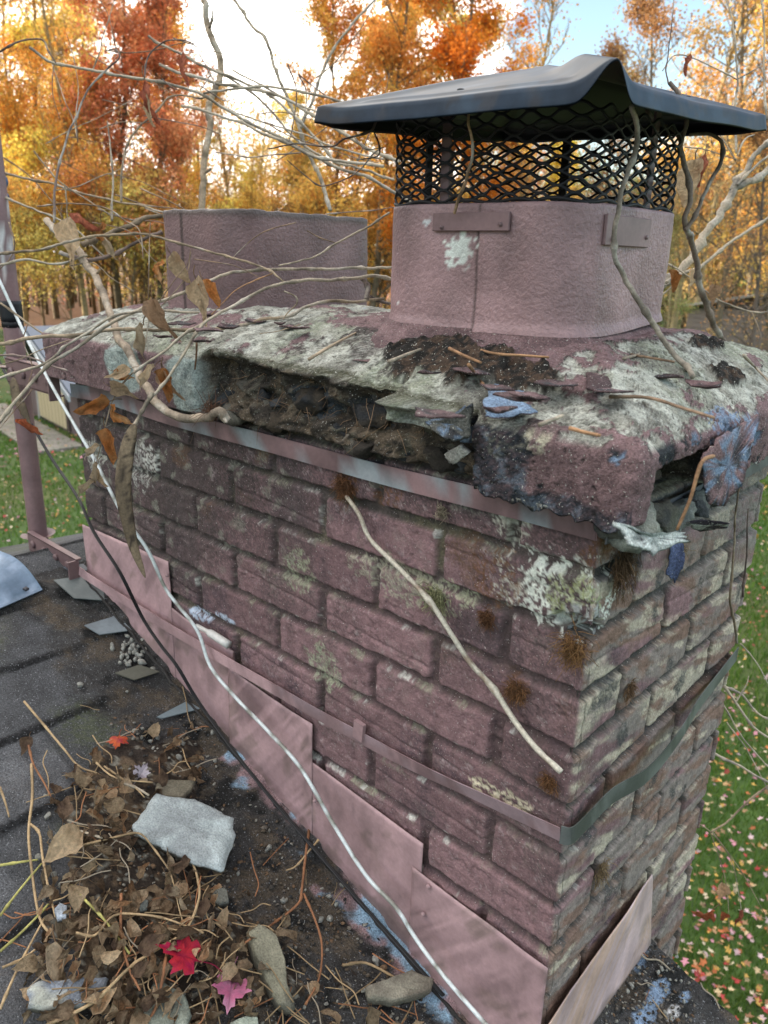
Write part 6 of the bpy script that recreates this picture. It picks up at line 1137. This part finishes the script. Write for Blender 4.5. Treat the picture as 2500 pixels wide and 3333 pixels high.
T_ = [(-30, 60, 0, 1.25, YEL, 'yellow orange tree at the far left edge of the photo'), (40, 62, 3, 1.3, ORA, 'pale trunked orange tree just right of the antenna pole line', LB), (110, 66, 0, 1.2, GOL, 'golden tree behind the upright curling tendril'), (175, 58, 3, 1.3, ORA, 'slender orange tree left of the red one', LB), (250, 60, 1, 1.3, RED, 'red topped maple above the far left of the chimney'), (330, 57, 0, 1.12, RED, 'fuller red maple just left of the thick upright vine'), (215, 72, 2, 1.1, GOL, 'golden tree standing behind the two red maples'), (390, 64, 2, .98, ORA, 'orange tree right behind the thick upright vine stem'), (450, 70, 3, 1.02, YEL, 'thin yellow tree just right of the thick upright vine', LB), (505, 62, 4, 1.0, GOL, 'sparse golden tree under the white cloud', LB), (560, 66, 3, .95, YEL, 'short yellow tree below the bright cloud gap', LB),
      (620, 60, 1, .74, GOL, 'low orange tree between cloud gap and far flue'), (670, 72, 1, .95, YEL, 'yellow tree left of the lid tip'), (730, 55, 2, 1.0, ORA, 'orange tree rising just left of the lid'), (800, 52, 0, 1.12, ORA, 'large orange tree over the left half of the lid'), (880, 56, 1, 1.32, ORA, 'large burnt orange tree over the middle of the lid'), (960, 50, 0, 1.08, (.75, .27, .05), 'dense orange tree with the reddest side near the lid peak'), (1040, 58, 1, 1.25, YEL, 'yellow orange tree just left of the lid peak'), (1120, 48, 3, 1.15, ORA, 'sparse orange tree above the lid peak left side', LB), (1180, 60, 2, .62, (.85, .68, .08), 'low bright yellow tree seen through the mesh cage'), (1290, 50, 4, 1.0, RUS, 'nearly bare brown tree right of the lid peak'), (1260, 64, 1, .55, (.85, .68, .08), 'low yellow tree behind the cage right part'), (1100, 66, 0, .5, YEL, 'low yellow bushy tree behind the cage middle'), (900, 66, 0, .5, GOL, 'low golden tree behind the cage left part'),
      (1390, 46, 4, 1.1, RUS, 'tall bare limbed tree above the right slope of the lid'), (1475, 34, 4, 1.02, ORA, 'thick trunked tree with few orange leaves right of the lid', LB), (1520, 38, 4, 1.05, ORA, 'second tall trunk right of the lid with sparse orange leaves', LB), (1572, 33, 4, 1.0, RUS, 'third tall trunk near the right edge with rust leaves'), (1625, 42, 3, .95, ORA, 'leafier orange tree at the right edge'), (1680, 30, 4, .9, ORA, 'nearest orange tree cut by the right edge'), (1330, 60, 1, .55, OLV, 'olive green low tree right behind the near flue'), (1420, 56, 1, .60, OLV, 'olive tree right of the near flue'), (1500, 60, 0, .62, OLV, 'dark olive tree above the grey outbuilding'), (1570, 52, 1, .52, RUS, 'rust brown low tree above the outbuilding roof'), (1640, 54, 0, .60, OLV, 'olive tree at the right edge above the outbuilding'),
      (640, 33, 5, .0001, GOL, '')]
for t in T_:
    if t[3] < .01: continue
    tree(*t)
tree(1466, 31, 4, .42, OLV, 'small crooked tree beside the left end of the grey outbuilding', LB); tree(1652, 24, 4, .55, RUS, 'dark bare trunk in front of the grey outbuilding at the right edge', (.14, .11, .09))
U_ = [(10, 56, GOL), (80, 60, ORA), (140, 57, YEL), (210, 60, GOL), (280, 56, GOL), (345, 60, YEL), (410, 56, GOL), (480, 60, ORA), (545, 56, YEL), (610, 61, GOL), (680, 56, ORA), (750, 60, YEL), (820, 56, ORA), (900, 58, GOL), (980, 60, YEL), (1060, 56, YEL), (1140, 55, (.85, .68, .08)), (1220, 56, YEL), (1300, 52, OLV), (1380, 50, RUS), (1460, 50, OLV), (1540, 46, RUS), (1620, 46, OLV)]
place = ['at the far left edge', 'right of the pole', 'left of the curling tendril', 'right of the curling tendril', 'above the crown far end', 'left of the thick upright vine', 'just right of the thick upright vine', 'above the far flue left half', 'above the far flue right half', 'over the far flue right end', 'in the gap between the flues', 'left of the lid tip', 'under the lid left tip', 'behind the cage left edge', 'behind the cage left clamp', 'behind the cage middle', 'behind the cage, brightest yellow', 'behind the cage right clamp', 'right of the near flue', 'behind the hooked vine', 'left of the outbuilding', 'over the outbuilding', 'at the right edge']
for (dx, dist, c), pl in zip(U_, place): tree(dx, dist, 5, .95 + .25 * rnd.random(), c, 'low bushy understory tree ' + pl, (.2, .15, .09), 1., 'understory trees')
def woods():
    b = MB(); n = 130000; az = rs.uniform(100, 166, n); dist = rs.uniform(74, 105, n); hmax = np.interp(az, [100, 108, 116, 126, 133, 140, 146, 166], [10, 11, 13, 18, 17, 16, 22, 25]); z = GZ + hmax * rs.rand(n) ** 1.0
    c = np.stack([CAM[0] + dist * np.cos(np.radians(az)), CAM[1] + dist * np.sin(np.radians(az)), z], 1); k = fbm(c, .22, 3, 3) > .40; c = c[k]; az = az[k]; n = len(c)
    a = rs.randn(n, 3); a /= np.linalg.norm(a, axis=1)[:, None]; e = np.cross(a, rs.randn(n, 3)); e /= np.linalg.norm(e, axis=1)[:, None]; s = rs.uniform(.2, .42, n)[:, None]; V = np.stack([c - a * s * .5, c + e * s * .4, c + a * s * .5, c - e * s * .4], 1).reshape(-1, 3)
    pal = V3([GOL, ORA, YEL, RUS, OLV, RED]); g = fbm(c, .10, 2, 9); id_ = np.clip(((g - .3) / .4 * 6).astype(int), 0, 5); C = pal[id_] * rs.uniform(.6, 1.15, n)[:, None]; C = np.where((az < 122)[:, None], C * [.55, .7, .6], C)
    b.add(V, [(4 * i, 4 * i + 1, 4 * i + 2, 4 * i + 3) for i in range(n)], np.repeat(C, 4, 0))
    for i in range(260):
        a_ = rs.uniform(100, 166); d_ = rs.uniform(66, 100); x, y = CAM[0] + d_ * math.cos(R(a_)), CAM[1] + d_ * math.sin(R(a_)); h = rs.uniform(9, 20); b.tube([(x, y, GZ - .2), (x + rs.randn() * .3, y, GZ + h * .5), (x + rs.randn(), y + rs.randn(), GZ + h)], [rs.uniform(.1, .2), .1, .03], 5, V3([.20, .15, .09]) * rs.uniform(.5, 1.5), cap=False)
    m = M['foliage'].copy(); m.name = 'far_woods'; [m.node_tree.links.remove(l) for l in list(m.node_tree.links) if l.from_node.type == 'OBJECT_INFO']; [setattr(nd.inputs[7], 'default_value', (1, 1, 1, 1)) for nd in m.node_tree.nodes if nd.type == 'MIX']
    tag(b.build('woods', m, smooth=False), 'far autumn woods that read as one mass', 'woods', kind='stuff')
woods()
